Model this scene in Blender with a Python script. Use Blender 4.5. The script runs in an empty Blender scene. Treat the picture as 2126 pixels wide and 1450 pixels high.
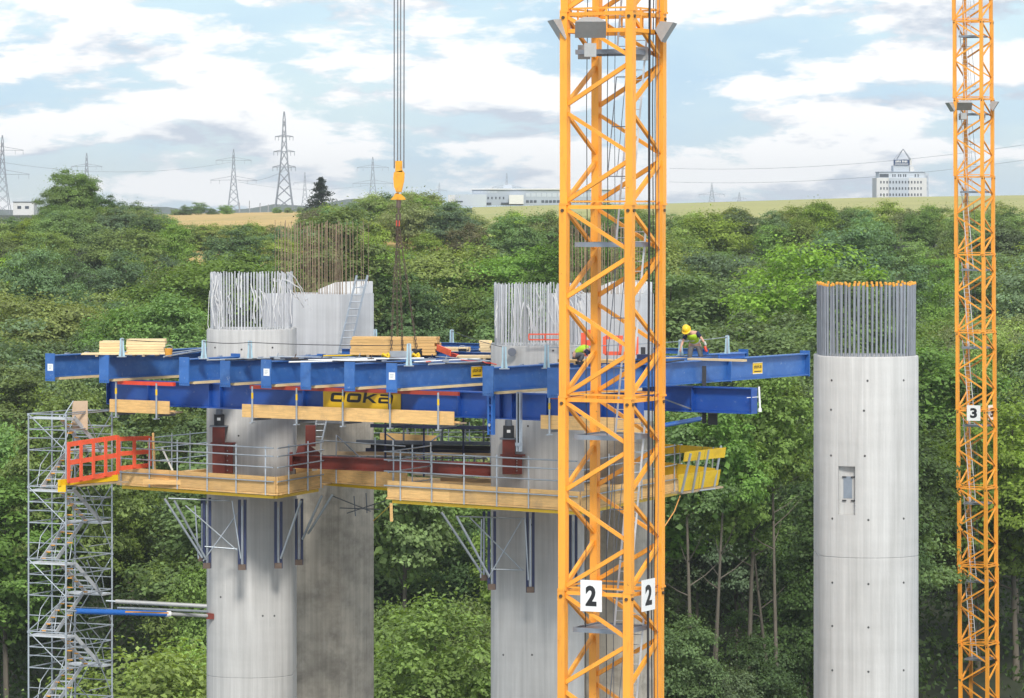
import bpy, bmesh, math, random
import numpy as np
from mathutils import Vector as V, Matrix

R = math.radians
rnd = random.Random(7)
scene = bpy.context.scene
COL = scene.collection

# ------------------------------------------------------------------ camera, world, sun, exposure
F = 8000.0            # focal length in photograph pixels
ZC = 50.0             # eye height above the valley datum
HAZE = 0.00009        # density of the summer haze per metre
HY = 425.0            # photograph row of the horizon
cam_d = bpy.data.cameras.new('camera')
cam = bpy.data.objects.new('camera', cam_d)
COL.objects.link(cam)
cam.location = (0, 0, ZC)
cam.rotation_euler = (R(90), 0, 0)
cam_d.sensor_width = 36.0
cam_d.lens = 36.0 * F / 2126.0
cam_d.shift_y = -(725.0 - HY) / 2126.0
cam_d.clip_start = 1.0
cam_d.clip_end = 40000.0
scene.camera = cam

SUN_EL, SUN_AZ = 43.0, 172.0     # degrees; azimuth clockwise from +Y (camera looks along +Y)
world = bpy.data.worlds.new('World')
scene.world = world
world.use_nodes = True
wn, wl = world.node_tree.nodes, world.node_tree.links
wn.clear()


def nd(nodes, t, **kw):
    n = nodes.new(t)
    for k, v in kw.items():
        if k.startswith('i_'):
            n.inputs[int(k[2:])].default_value = v
        else:
            setattr(n, k, v)
    return n


def build_sky():
    out = nd(wn, 'ShaderNodeOutputWorld')
    bg = nd(wn, 'ShaderNodeBackground')
    sky = nd(wn, 'ShaderNodeTexSky')
    sky.sky_type = 'NISHITA'
    sky.sun_disc = False
    sky.sun_elevation = R(SUN_EL)
    sky.sun_rotation = R(SUN_AZ)
    sky.altitude = 200
    sky.air_density = 1.0
    sky.dust_density = 0.6
    sky.ozone_density = 2.0
    tc = nd(wn, 'ShaderNodeTexCoord')
    sep = nd(wn, 'ShaderNodeSeparateXYZ')
    wl.new(tc.outputs['Generated'], sep.inputs[0])
    # cloud layer: the direction projected on a curved deck above the ground
    mx = nd(wn, 'ShaderNodeMath', operation='MAXIMUM'); mx.inputs[1].default_value = -0.05
    wl.new(sep.outputs['Z'], mx.inputs[0])
    ad = nd(wn, 'ShaderNodeMath', operation='ADD'); ad.inputs[1].default_value = 0.30
    wl.new(mx.outputs[0], ad.inputs[0])
    dx = nd(wn, 'ShaderNodeMath', operation='DIVIDE'); dy = nd(wn, 'ShaderNodeMath', operation='DIVIDE')
    wl.new(sep.outputs['X'], dx.inputs[0]); wl.new(ad.outputs[0], dx.inputs[1])
    wl.new(sep.outputs['Y'], dy.inputs[0]); wl.new(ad.outputs[0], dy.inputs[1])
    cb = nd(wn, 'ShaderNodeCombineXYZ')
    wl.new(dx.outputs[0], cb.inputs[0]); wl.new(dy.outputs[0], cb.inputs[1])

    def noise(scale, detail, rough, dist, off, sx=1.0, src=None):
        mp = nd(wn, 'ShaderNodeMapping')
        mp.inputs['Location'].default_value = off
        mp.inputs['Scale'].default_value = (sx, 1, 1)
        wl.new((src or cb).outputs[0], mp.inputs[0])
        n = nd(wn, 'ShaderNodeTexNoise')
        n.inputs['Scale'].default_value = scale
        n.inputs['Detail'].default_value = detail
        n.inputs['Roughness'].default_value = rough
        n.inputs['Distortion'].default_value = dist
        wl.new(mp.outputs[0], n.inputs['Vector'])
        return n
    up = nd(wn, 'ShaderNodeVectorMath', operation='SCALE'); up.inputs['Scale'].default_value = 0.975
    wl.new(cb.outputs[0], up.inputs[0])
    OFF = (2.3, 8.1, 0)
    n1 = noise(6.4, 12, 0.60, 0.12, OFF)
    n1u = noise(6.4, 5, 0.55, 0.12, OFF, src=up)        # the same clouds a little higher up
    n3 = noise(3.0, 6, 0.55, 0.2, (9.4, 3.2, 1.0))
    r1 = nd(wn, 'ShaderNodeValToRGB')        # coverage of the clouds
    r1.color_ramp.elements[0].position = 0.452; r1.color_ramp.elements[0].color = (0, 0, 0, 1)
    r1.color_ramp.elements[1].position = 0.515; r1.color_ramp.elements[1].color = (1, 1, 1, 1)
    wl.new(n1.outputs['Fac'], r1.inputs[0])
    r3 = nd(wn, 'ShaderNodeValToRGB')        # thin high veil
    r3.color_ramp.elements[0].position = 0.32; r3.color_ramp.elements[0].color = (0.55, 0.55, 0.55, 1)
    r3.color_ramp.elements[1].position = 0.68; r3.color_ramp.elements[1].color = (1, 1, 1, 1)
    wl.new(n3.outputs['Fac'], r3.inputs[0])
    df = nd(wn, 'ShaderNodeMath', operation='SUBTRACT')
    wl.new(n1.outputs['Fac'], df.inputs[0]); wl.new(n1u.outputs['Fac'], df.inputs[1])
    dm = nd(wn, 'ShaderNodeMapRange'); dm.inputs[1].default_value = -0.11; dm.inputs[2].default_value = 0.04
    wl.new(df.outputs[0], dm.inputs[0])
    r2 = nd(wn, 'ShaderNodeValToRGB')        # white tops, grey undersides
    r2.color_ramp.elements[0].position = 0.0; r2.color_ramp.elements[0].color = (0.47, 0.53, 0.61, 1)
    r2.color_ramp.elements[1].position = 0.75; r2.color_ramp.elements[1].color = (0.84, 0.845, 0.85, 1)
    wl.new(dm.outputs[0], r2.inputs[0])
    sc = nd(wn, 'ShaderNodeVectorMath', operation='SCALE'); sc.inputs['Scale'].default_value = 0.115
    wl.new(sky.outputs[0], sc.inputs[0])
    veil = nd(wn, 'ShaderNodeMix', data_type='RGBA')
    wl.new(r3.outputs[0], veil.inputs[0]); wl.new(sc.outputs[0], veil.inputs[6])
    veil.inputs[7].default_value = (0.41, 0.575, 0.72, 1)
    mix = nd(wn, 'ShaderNodeMix', data_type='RGBA')
    wl.new(r1.outputs[0], mix.inputs[0]); wl.new(veil.outputs[2], mix.inputs[6]); wl.new(r2.outputs[0], mix.inputs[7])
    wl.new(mix.outputs[2], bg.inputs['Color'])
    bg.inputs['Strength'].default_value = 1.0
    wl.new(bg.outputs[0], out.inputs[0])


build_sky()
sun_d = bpy.data.lights.new('sun', 'SUN')
sun_d.energy = 2.5
sun_d.angle = R(11)
sun_d.color = (1.0, 0.95, 0.88)
sun = bpy.data.objects.new('sun', sun_d)
COL.objects.link(sun)
sdir = V((math.sin(R(SUN_AZ)) * math.cos(R(SUN_EL)), math.cos(R(SUN_AZ)) * math.cos(R(SUN_EL)), math.sin(R(SUN_EL))))
sun.rotation_euler = sdir.to_track_quat('Z', 'Y').to_euler()
sun.location = sdir * 300

scene.view_settings.view_transform = 'Standard'
scene.view_settings.look = 'None'
scene.view_settings.exposure = 0.42
scene.view_settings.gamma = 1.0
scene.render.film_transparent = False
scene.cycles.max_bounces = 6
scene.cycles.diffuse_bounces = 4
scene.cycles.glossy_bounces = 2
scene.cycles.transmission_bounces = 4
scene.cycles.transparent_max_bounces = 6
scene.cycles.volume_bounces = 0
scene.cycles.caustics_reflective = False
scene.cycles.caustics_refractive = False
scene.cycles.use_denoising = True
scene.cycles.use_adaptive_sampling = True
scene.cycles.adaptive_threshold = 0.02

# ------------------------------------------------------------------ coordinates


def PX(px, py, d):
    """Point seen at photograph pixel (px,py) when it stands d metres away."""
    return V(((px - 1063.0) / F * d, d, ZC - (py - HY) / F * d))


def HP(px, py, h):
    """Point seen at pixel (px,py) on the level plane h metres below the eye."""
    return PX(px, py, h * F / (py - HY))


UX, UY = 0.5595, 0.8288      # direction of the crossbeams (right, away)
AX, AY = 1.18, 127.4


def D(a, b, h):
    """Deck frame: a along the row of beam ends (to the right, nearer), b along the beams, h below the eye."""
    return V((AX + a * UY + b * UX, AY - a * UX + b * UY, ZC - h))


def a_px(px, b):
    k = (px - 1063.0) / F
    x0, y0 = AX + b * UX, AY + b * UY
    return (k * y0 - x0) / (UY + UX * k)


DU = V((UX, UY, 0)); DV = V((UY, -UX, 0)); Z = V((0, 0, 1))

# ------------------------------------------------------------------ materials
MATS = {}


def mat(name, col, rough=0.6, metal=0.0, var=0.0, vscale=(3, 3, 3), bump=0.0, bscale=40.0, dirt=None, dscale=1.2,
        rand=0.0, spec=0.5, dthr=(0.52, 0.72), lin=None, dirt2=None, d2scale=6.0, d2thr=(0.60, 0.70), streak=0.0):
    m = bpy.data.materials.new(name)
    m.use_nodes = True
    n, l = m.node_tree.nodes, m.node_tree.links
    b = n['Principled BSDF']
    b.inputs['Roughness'].default_value = rough
    b.inputs['Metallic'].default_value = metal
    b.inputs['Specular IOR Level'].default_value = spec
    src = nd(n, 'ShaderNodeRGB'); src.outputs[0].default_value = (*col, 1)
    cur = src.outputs[0]
    geo = nd(n, 'ShaderNodeNewGeometry')
    if var > 0:
        mp = nd(n, 'ShaderNodeMapping'); mp.inputs['Scale'].default_value = vscale
        l.new(geo.outputs['Position'], mp.inputs[0])
        t = nd(n, 'ShaderNodeTexNoise'); t.inputs['Scale'].default_value = 1.0; t.inputs['Detail'].default_value = 6
        t.inputs['Roughness'].default_value = 0.62
        l.new(mp.outputs[0], t.inputs['Vector'])
        rm = nd(n, 'ShaderNodeMapRange'); rm.inputs[1].default_value = 0.28; rm.inputs[2].default_value = 0.72
        rm.inputs[3].default_value = 1 - var; rm.inputs[4].default_value = 1 + var * 0.7
        l.new(t.outputs['Fac'], rm.inputs[0])
        sc = nd(n, 'ShaderNodeVectorMath', operation='SCALE')
        l.new(cur, sc.inputs[0]); l.new(rm.outputs[0], sc.inputs['Scale'])
        cur = sc.outputs[0]
    if rand > 0:
        oi = nd(n, 'ShaderNodeObjectInfo')
        rm = nd(n, 'ShaderNodeMapRange'); rm.inputs[3].default_value = 1 - rand; rm.inputs[4].default_value = 1 + rand
        l.new(oi.outputs['Random'], rm.inputs[0])
        sc = nd(n, 'ShaderNodeVectorMath', operation='SCALE')
        l.new(cur, sc.inputs[0]); l.new(rm.outputs[0], sc.inputs['Scale'])
        cur = sc.outputs[0]
    if dirt is not None:
        t = nd(n, 'ShaderNodeTexNoise'); t.inputs['Scale'].default_value = dscale; t.inputs['Detail'].default_value = 8
        t.inputs['Roughness'].default_value = 0.65
        mp = nd(n, 'ShaderNodeMapping'); mp.inputs['Scale'].default_value = lin or (1, 1, 1)
        l.new(geo.outputs['Position'], mp.inputs[0]); l.new(mp.outputs[0], t.inputs['Vector'])
        cr = nd(n, 'ShaderNodeMapRange'); cr.inputs[1].default_value = dthr[0]; cr.inputs[2].default_value = dthr[1]
        cr.inputs[3].default_value = 0; cr.inputs[4].default_value = dirt[3] if len(dirt) > 3 else 0.6
        l.new(t.outputs['Fac'], cr.inputs[0])
        mx = nd(n, 'ShaderNodeMix', data_type='RGBA')
        l.new(cr.outputs[0], mx.inputs[0]); l.new(cur, mx.inputs[6]); mx.inputs[7].default_value = (*dirt[:3], 1)
        cur = mx.outputs[2]
    if dirt2 is not None:
        t = nd(n, 'ShaderNodeTexNoise'); t.inputs['Scale'].default_value = d2scale; t.inputs['Detail'].default_value = 7
        t.inputs['Roughness'].default_value = 0.7
        l.new(geo.outputs['Position'], t.inputs['Vector'])
        cr = nd(n, 'ShaderNodeMapRange'); cr.inputs[1].default_value = d2thr[0]; cr.inputs[2].default_value = d2thr[1]
        cr.inputs[4].default_value = dirt2[3]
        l.new(t.outputs['Fac'], cr.inputs[0])
        mx = nd(n, 'ShaderNodeMix', data_type='RGBA')
        l.new(cr.outputs[0], mx.inputs[0]); l.new(cur, mx.inputs[6]); mx.inputs[7].default_value = (*dirt2[:3], 1)
        cur = mx.outputs[2]
    if streak > 0:
        for vs_, lo_, hi_ in (((17, 17, .10), 1 - streak, 1 + streak * .6), ((.35, .35, 2.2), 1 - streak * .8, 1 + streak * .5), ((5, 5, .05), 1 - streak * .9, 1 + streak * .5)):
            mp = nd(n, 'ShaderNodeMapping'); mp.inputs['Scale'].default_value = vs_
            l.new(geo.outputs['Position'], mp.inputs[0])
            t = nd(n, 'ShaderNodeTexNoise'); t.inputs['Scale'].default_value = 1.0; t.inputs['Detail'].default_value = 3
            l.new(mp.outputs[0], t.inputs['Vector'])
            rm = nd(n, 'ShaderNodeMapRange'); rm.inputs[1].default_value = 0.3; rm.inputs[2].default_value = 0.7
            rm.inputs[3].default_value = lo_; rm.inputs[4].default_value = hi_
            l.new(t.outputs['Fac'], rm.inputs[0])
            sc = nd(n, 'ShaderNodeVectorMath', operation='SCALE')
            l.new(cur, sc.inputs[0]); l.new(rm.outputs[0], sc.inputs['Scale']); cur = sc.outputs[0]
    l.new(cur, b.inputs['Base Color'])
    if bump > 0:
        t = nd(n, 'ShaderNodeTexNoise'); t.inputs['Scale'].default_value = bscale; t.inputs['Detail'].default_value = 4
        l.new(geo.outputs['Position'], t.inputs['Vector'])
        bp = nd(n, 'ShaderNodeBump'); bp.inputs['Strength'].default_value = bump; bp.inputs['Distance'].default_value = 0.02
        l.new(t.outputs['Fac'], bp.inputs['Height']); l.new(bp.outputs[0], b.inputs['Normal'])
    MATS[name] = m
    return m


mat('concrete', (0.505, 0.50, 0.485), 0.85, var=0.16, vscale=(5, 5, 0.22), bump=0.25, bscale=9, dirt=(0.30, 0.29, 0.27, 0.45), dscale=0.7, dthr=(0.5, 0.78), lin=(2.2, 2.2, 0.25), streak=.065, dirt2=(0.22, 0.21, 0.20, 0.5), d2scale=13, d2thr=(.66, .72))
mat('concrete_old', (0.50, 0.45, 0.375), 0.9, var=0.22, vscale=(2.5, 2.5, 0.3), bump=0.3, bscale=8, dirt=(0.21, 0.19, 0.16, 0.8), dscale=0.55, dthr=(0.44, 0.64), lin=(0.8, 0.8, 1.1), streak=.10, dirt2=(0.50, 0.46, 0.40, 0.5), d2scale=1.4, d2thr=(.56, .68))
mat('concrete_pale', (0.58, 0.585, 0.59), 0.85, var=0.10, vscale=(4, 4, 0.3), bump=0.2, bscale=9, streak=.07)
mat('hole', (0.075, 0.075, 0.075), 0.9)
mat('crane', (0.90, 0.37, 0.036), 0.5, var=0.10, vscale=(1.5, 1.5, 0.5), dirt=(0.42, 0.16, 0.03, 0.55), dscale=2.2, dthr=(0.54, 0.76), rand=0.09, lin=(3, 3, .5), dirt2=(0.16, 0.075, 0.03, 0.75), d2scale=7, d2thr=(.635, .70))
mat('bolt', (0.10, 0.07, 0.05), 0.6, 0.4)
mat('blue', (0.032, 0.128, 0.385), 0.42, var=0.16, vscale=(0.9, 0.9, 2.5), dirt=(0.11, 0.24, 0.50, 0.5), dscale=2.0, dthr=(0.50, 0.74), rand=0.12, dirt2=(0.36, 0.42, 0.50, 0.55), d2scale=5, d2thr=(.62, .70))
mat('blue_girder', (0.010, 0.070, 0.33), 0.42, var=0.15, vscale=(0.8, 0.8, 2.0), dirt=(0.03, 0.11, 0.36, 0.6), dscale=1.6, dirt2=(0.25, 0.30, 0.40, 0.45), d2scale=4, d2thr=(.63, .70))
mat('blue_bright', (0.02, 0.13, 0.46), 0.4, var=0.1)
mat('navy', (0.018, 0.028, 0.085), 0.45, var=0.15)
mat('pale_blue', (0.42, 0.60, 0.68), 0.4, 0.25, var=0.12, vscale=(4, 4, 4))
mat('galv', (0.42, 0.46, 0.50), 0.42, 0.55, var=0.16, vscale=(3, 3, 3), rand=0.12)
mat('alu', (0.62, 0.64, 0.66), 0.4, 0.4, var=0.1)
mat('galv_dark', (0.18, 0.20, 0.23), 0.5, 0.5, var=0.2)
mat('steel_plate', (0.27, 0.31, 0.36), 0.5, 0.5, var=0.15)
mat('redlead', (0.20, 0.035, 0.022), 0.6, var=0.2, vscale=(2, 2, 1), dirt=(0.09, 0.03, 0.025, 0.7), dscale=3)
mat('red', (0.72, 0.065, 0.025), 0.5, var=0.15)
mat('orange_mesh', (0.86, 0.125, 0.055), 0.5, var=0.12)
mat('red_shaded', (0.34, 0.04, 0.018), 0.55, var=0.18)  # ledger red with the deck's shadow painted into the colour
mat('yellow', (0.80, 0.52, 0.012), 0.5, var=0.10, vscale=(2, 2, 2), dirt=(0.45, 0.27, 0.03, 0.5), dscale=2.5)
mat('yellow_beam', (0.78, 0.50, 0.006), 0.5, var=0.10)
mat('wood', (0.70, 0.43, 0.165), 0.75, var=0.22, vscale=(2.0, 2.0, 22), rand=0.16, bump=0.15, bscale=30, dirt=(0.36, 0.24, 0.13, 0.5), dscale=1.8, dthr=(.52, .72))
mat('wood_pale', (0.78, 0.60, 0.34), 0.75, var=0.18, vscale=(2.5, 2.5, 26), rand=0.14)
mat('wood_grey', (0.40, 0.31, 0.20), 0.8, var=0.25, vscale=(2, 2, 12), rand=0.2)
mat('chipboard', (0.55, 0.40, 0.27), 0.8, var=0.12)
mat('white_paint', (0.82, 0.82, 0.80), 0.5, var=0.04)
mat('black_paint', (0.012, 0.012, 0.013), 0.5)
mat('sign_yellow', (0.80, 0.50, 0.01), 0.45, var=0.04)
mat('cable', (0.02, 0.02, 0.025), 0.6)
mat('rope', (0.20, 0.20, 0.21), 0.5, 0.5)
mat('chain', (0.16, 0.115, 0.09), 0.6, 0.5, var=0.3)
mat('rust', (0.30, 0.215, 0.145), 0.85, var=0.25, rand=0.25)
mat('rebar_grey', (0.27, 0.29, 0.325), 0.6, 0.3, var=0.12, rand=0.12)
mat('rebar_white', (0.50, 0.51, 0.53), 0.55, var=0.16, rand=0.22)
mat('strip_white', (0.58, 0.58, 0.575), 0.5, var=0.12, rand=0.12)
mat('cap_orange', (0.72, 0.33, 0.04), 0.5, rand=0.1)
mat('dark', (0.03, 0.032, 0.036), 0.7)
mat('lamp_glass', (0.55, 0.58, 0.6), 0.15, 0.6)
mat('lamp_grey', (0.40, 0.405, 0.40), 0.55, 0.2, var=0.12)
mat('hook', (0.80, 0.36, 0.02), 0.5, var=0.15, dirt=(0.35, 0.14, 0.04, 0.7), dscale=5)
mat('sheet_white', (0.80, 0.80, 0.80), 0.7, var=0.06)
mat('skin', (0.58, 0.33, 0.23), 0.6)
mat('hivis', (0.52, 0.78, 0.03), 0.6, var=0.1, vscale=(9, 9, 9))
mat('reflective', (0.75, 0.76, 0.72), 0.35)
mat('shirt', (0.012, 0.018, 0.055), 0.8)
mat('trousers', (0.13, 0.13, 0.135), 0.85, var=0.2, vscale=(8, 8, 8))
mat('helmet', (0.85, 0.55, 0.02), 0.35)
mat('glove', (0.45, 0.45, 0.40), 0.8)
mat('pylon', (0.34, 0.36, 0.40), 0.6, 0.3)
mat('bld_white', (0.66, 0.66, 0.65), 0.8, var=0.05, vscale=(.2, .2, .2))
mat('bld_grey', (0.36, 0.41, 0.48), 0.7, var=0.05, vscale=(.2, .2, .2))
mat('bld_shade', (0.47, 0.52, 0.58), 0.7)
mat('win', (0.07, 0.085, 0.11), 0.25)
mat('sign_navy', (0.025, 0.06, 0.15), 0.4)
mat('bark', (0.135, 0.115, 0.088), 0.9, var=0.3, vscale=(6, 6, 1.5), rand=0.2)
mat('soil', (0.035, 0.045, 0.018), 0.95, var=0.4, vscale=(.2, .2, .2), dirt=(0.02, 0.018, 0.012, 0.7), dscale=0.15)
mat('wheat', (0.50, 0.34, 0.12), 0.95, var=0.18, vscale=(0.12, 0.03, .1), dirt=(0.30, 0.27, 0.09, 0.7), dscale=0.05, dirt2=(0.24, 0.22, 0.07, .6), d2scale=.25, d2thr=(.55, .66), lin=(1, .25, 1))
mat('meadow', (0.36, 0.345, 0.12), 0.95, var=0.10, vscale=(0.04, 0.015, .1), dirt=(0.22, 0.27, 0.07, 0.6), dscale=0.012, dirt2=(0.26, 0.25, 0.07, .5), d2scale=.12, d2thr=(.52, .66))
mat('hill', (0.05, 0.075, 0.05), 0.95, var=0.2, vscale=(.003, .003, .003))


def leaf_mat(name, col, hue=0.018, sat=0.2, val=0.35):
    m = bpy.data.materials.new(name)
    m.use_nodes = True
    n, l = m.node_tree.nodes, m.node_tree.links
    n.clear()
    out = nd(n, 'ShaderNodeOutputMaterial')
    oi = nd(n, 'ShaderNodeObjectInfo')
    geo = nd(n, 'ShaderNodeNewGeometry')
    t = nd(n, 'ShaderNodeTexNoise'); t.inputs['Scale'].default_value = 0.55; t.inputs['Detail'].default_value = 3
    l.new(geo.outputs['Position'], t.inputs['Vector'])
    hs = nd(n, 'ShaderNodeHueSaturation')
    hs.inputs['Color'].default_value = (*col, 1)
    a = nd(n, 'ShaderNodeMapRange'); a.inputs[3].default_value = 0.5 - hue; a.inputs[4].default_value = 0.5 + hue
    l.new(oi.outputs['Random'], a.inputs[0]); l.new(a.outputs[0], hs.inputs['Hue'])
    isl = nd(n, 'ShaderNodeMapRange'); isl.inputs[3].default_value = 1 - val; isl.inputs[4].default_value = 1 + val
    l.new(geo.outputs['Random Per Island'], isl.inputs[0])
    b = nd(n, 'ShaderNodeMapRange'); b.inputs[1].default_value = 0.3; b.inputs[2].default_value = 0.7
    b.inputs[3].default_value = 0.70; b.inputs[4].default_value = 1.30
    l.new(t.outputs['Fac'], b.inputs[0])
    mu = nd(n, 'ShaderNodeMath', operation='MULTIPLY'); l.new(isl.outputs[0], mu.inputs[0]); l.new(b.outputs[0], mu.inputs[1])
    tv = nd(n, 'ShaderNodeMath', operation='MULTIPLY_ADD'); tv.inputs[1].default_value = 13.7; tv.inputs[2].default_value = 0.11
    tf = nd(n, 'ShaderNodeMath', operation='FRACT'); l.new(oi.outputs['Random'], tv.inputs[0]); l.new(tv.outputs[0], tf.inputs[0])
    tr_ = nd(n, 'ShaderNodeMapRange'); tr_.inputs[3].default_value = 0.70; tr_.inputs[4].default_value = 1.22; l.new(tf.outputs[0], tr_.inputs[0])
    mu2 = nd(n, 'ShaderNodeMath', operation='MULTIPLY'); l.new(mu.outputs[0], mu2.inputs[0]); l.new(tr_.outputs[0], mu2.inputs[1])
    l.new(mu2.outputs[0], hs.inputs['Value'])
    wn_ = nd(n, 'ShaderNodeMath', operation='MULTIPLY_ADD'); wn_.inputs[1].default_value = 7.13; wn_.inputs[2].default_value = 0.31
    fr = nd(n, 'ShaderNodeMath', operation='FRACT')
    l.new(oi.outputs['Random'], wn_.inputs[0]); l.new(wn_.outputs[0], fr.inputs[0])
    s = nd(n, 'ShaderNodeMapRange'); s.inputs[3].default_value = 1 - sat; s.inputs[4].default_value = 1 + sat * 0.5
    l.new(fr.outputs[0], s.inputs[0]); l.new(s.outputs[0], hs.inputs['Saturation'])
    df = nd(n, 'ShaderNodeBsdfPrincipled'); df.inputs['Roughness'].default_value = 0.55
    df.inputs['Specular IOR Level'].default_value = 0.35
    tr = nd(n, 'ShaderNodeBsdfTranslucent')
    mxs = nd(n, 'ShaderNodeMixShader'); mxs.inputs[0].default_value = 0.40
    l.new(hs.outputs[0], df.inputs['Base Color'])
    ty = nd(n, 'ShaderNodeMix', data_type='RGBA', blend_type='MULTIPLY'); ty.inputs[0].default_value = 1
    l.new(hs.outputs[0], ty.inputs[6]); ty.inputs[7].default_value = (1.25, 1.2, 0.55, 1)
    l.new(ty.outputs[2], tr.inputs['Color'])
    l.new(df.outputs[0], mxs.inputs[1]); l.new(tr.outputs[0], mxs.inputs[2]); l.new(mxs.outputs[0], out.inputs[0])
    MATS[name] = m
    return m


leaf_mat('leaf_mid', (0.210, 0.325, 0.080))
leaf_mat('leaf_bright', (0.295, 0.420, 0.085))
leaf_mat('leaf_olive', (0.270, 0.335, 0.100))
leaf_mat('leaf_blue', (0.190, 0.295, 0.135))
leaf_mat('leaf_dark', (0.130, 0.210, 0.068))
leaf_mat('leaf_brown', (0.235, 0.225, 0.115))
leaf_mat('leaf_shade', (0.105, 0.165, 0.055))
leaf_mat('needle', (0.035, 0.062, 0.045))

# ------------------------------------------------------------------ object helpers
ORG = {}


def tag(o, label=None, cat=None, group=None, kind=None):
    if label: o['label'] = label
    if cat: o['category'] = cat
    if group: o['group'] = group
    if kind: o['kind'] = kind
    return o


def thing(name, label, cat, loc=(0, 0, 0), group=None):
    o = bpy.data.objects.new(name, None)
    COL.objects.link(o)
    o.empty_display_size = 0.2
    o.location = loc
    ORG[o.name] = V(loc)
    return tag(o, label, cat, group)


def frame_of(p, q, up=None):
    t = (q - p)
    L = t.length
    t = t / L
    u = V(up) if up is not None else Z
    if abs(t.dot(u)) > 0.97:
        u = V((0, 1, 0)) if abs(t.y) < 0.9 else V((1, 0, 0))
    s = t.cross(u).normalized()
    w = s.cross(t).normalized()
    return t, s, w, L


class MB:
    def __init__(self):
        self.v, self.f, self.s = [], [], []

    def add(self, verts, faces, smooth=False):
        o = len(self.v)
        self.v.extend([V(x) for x in verts])
        for f in faces:
            self.f.append(tuple(i + o for i in f)); self.s.append(smooth)
        return self

    def hexa(self, c8):
        return self.add(c8, [(3, 2, 1, 0), (4, 5, 6, 7), (0, 1, 5, 4), (1, 2, 6, 5), (2, 3, 7, 6), (3, 0, 4, 7)])

    def box(self, c, ax, ay, az):
        """centre and three half-axis vectors"""
        c, ax, ay, az = V(c), V(ax), V(ay), V(az)
        return self.hexa([c - ax - ay - az, c + ax - ay - az, c + ax + ay - az, c - ax + ay - az,
                          c - ax - ay + az, c + ax - ay + az, c + ax + ay + az, c - ax + ay + az])

    def bar(self, p, q, w, h, up=None):
        p, q = V(p), V(q)
        t, s, u, L = frame_of(p, q, up)
        return self.box((p + q) / 2, t * L / 2, s * w / 2, u * h / 2)

    def tube(self, p, q, r, n=6, r2=None, caps=True):
        p, q = V(p), V(q)
        t, s, u, L = frame_of(p, q)
        r2 = r if r2 is None else r2
        vs = []
        for c, rr in ((p, r), (q, r2)):
            for i in range(n):
                a = 2 * math.pi * i / n
                vs.append(c + s * (rr * math.cos(a)) + u * (rr * math.sin(a)))
        self.add(vs, [(i, (i + 1) % n, n + (i + 1) % n, n + i) for i in range(n)], n > 5)
        if caps:
            self.add(vs[:n], [tuple(range(n - 1, -1, -1))]); self.add(vs[n:], [tuple(range(n))])
        return self

    def path(self, pts, r, n=5):
        pts = [V(p) for p in pts]
        vs = []
        m = len(pts)
        for k, c in enumerate(pts):
            a, b = pts[max(0, k - 1)], pts[min(m - 1, k + 1)]
            t, s, u, L = frame_of(a, b)
            rr = r[k] if isinstance(r, (list, tuple)) else r
            for i in range(n):
                an = 2 * math.pi * i / n
                vs.append(c + s * (rr * math.cos(an)) + u * (rr * math.sin(an)))
        fs = [(k * n + i, k * n + (i + 1) % n, (k + 1) * n + (i + 1) % n, (k + 1) * n + i) for k in range(m - 1) for i in range(n)]
        self.add(vs, fs, True)
        self.add(vs[:n], [tuple(range(n - 1, -1, -1))]); self.add(vs[-n:], [tuple(range(n))])
        return self

    def prism(self, poly, ext):
        """closed polygon (list of points) swept along ext"""
        poly = [V(p) for p in poly]; e = V(ext); n = len(poly)
        self.add(poly + [p + e for p in poly], [tuple(range(n - 1, -1, -1)), tuple(range(n, 2 * n))] + [(i, (i + 1) % n, n + (i + 1) % n, n + i) for i in range(n)])
        return self

    def ibeam(self, p, q, h, b, tw=0.02, tf=0.03, up=None):
        p, q = V(p), V(q)
        t, s, u, L = frame_of(p, q, up)
        H, B = h / 2, b / 2
        pr = [(-B, -H), (B, -H), (B, -H + tf), (tw, -H + tf), (tw, H - tf), (B, H - tf), (B, H), (-B, H), (-B, H - tf), (-tw, H - tf), (-tw, -H + tf), (-B, -H + tf)]
        n = 12
        A = [p + s * x + u * y for x, y in pr]; Bv = [q + s * x + u * y for x, y in pr]
        self.add(A + Bv, [(i, (i + 1) % n, n + (i + 1) % n, n + i) for i in range(n)])
        for off, rev in ((0, True), (n, False)):
            for f in ((0, 1, 2, 11), (11, 2, 3, 10), (10, 3, 4, 9), (9, 4, 5, 8), (8, 5, 6, 7)):
                g = tuple(off + i for i in f)
                o = len(self.v) - 2 * n
                self.f.append(tuple(o + i for i in (reversed(g) if rev else g))); self.s.append(False)
        return self

    def mesh(self, name, org=V((0, 0, 0))):
        me = bpy.data.meshes.new(name)
        me.from_pydata([tuple(x - org) for x in self.v], [], self.f)
        me.polygons.foreach_set('use_smooth', self.s)
        me.update()
        return me

    def build(self, name, mt, parent=None, label=None):
        org = ORG.get(parent.name, V((0, 0, 0))) if parent else V((0, 0, 0))
        me = self.mesh(name, org)
        me.materials.append(MATS[mt])
        o = bpy.data.objects.new(name, me)
        COL.objects.link(o)
        if parent:
            o.parent = parent
            ORG[o.name] = org
        if label: o['label'] = label
        return o


def single(mb, name, mt, label, cat, group=None, kind=None):
    """a thing that is one mesh: origin moved to its base"""
    xs = [p.x for p in mb.v]; ys = [p.y for p in mb.v]; zs = [p.z for p in mb.v]
    org = V(((min(xs) + max(xs)) / 2, (min(ys) + max(ys)) / 2, min(zs)))
    me = mb.mesh(name, org); me.materials.append(MATS[mt])
    o = bpy.data.objects.new(name, me); COL.objects.link(o); o.location = org
    return tag(o, label, cat, group, kind)


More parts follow.
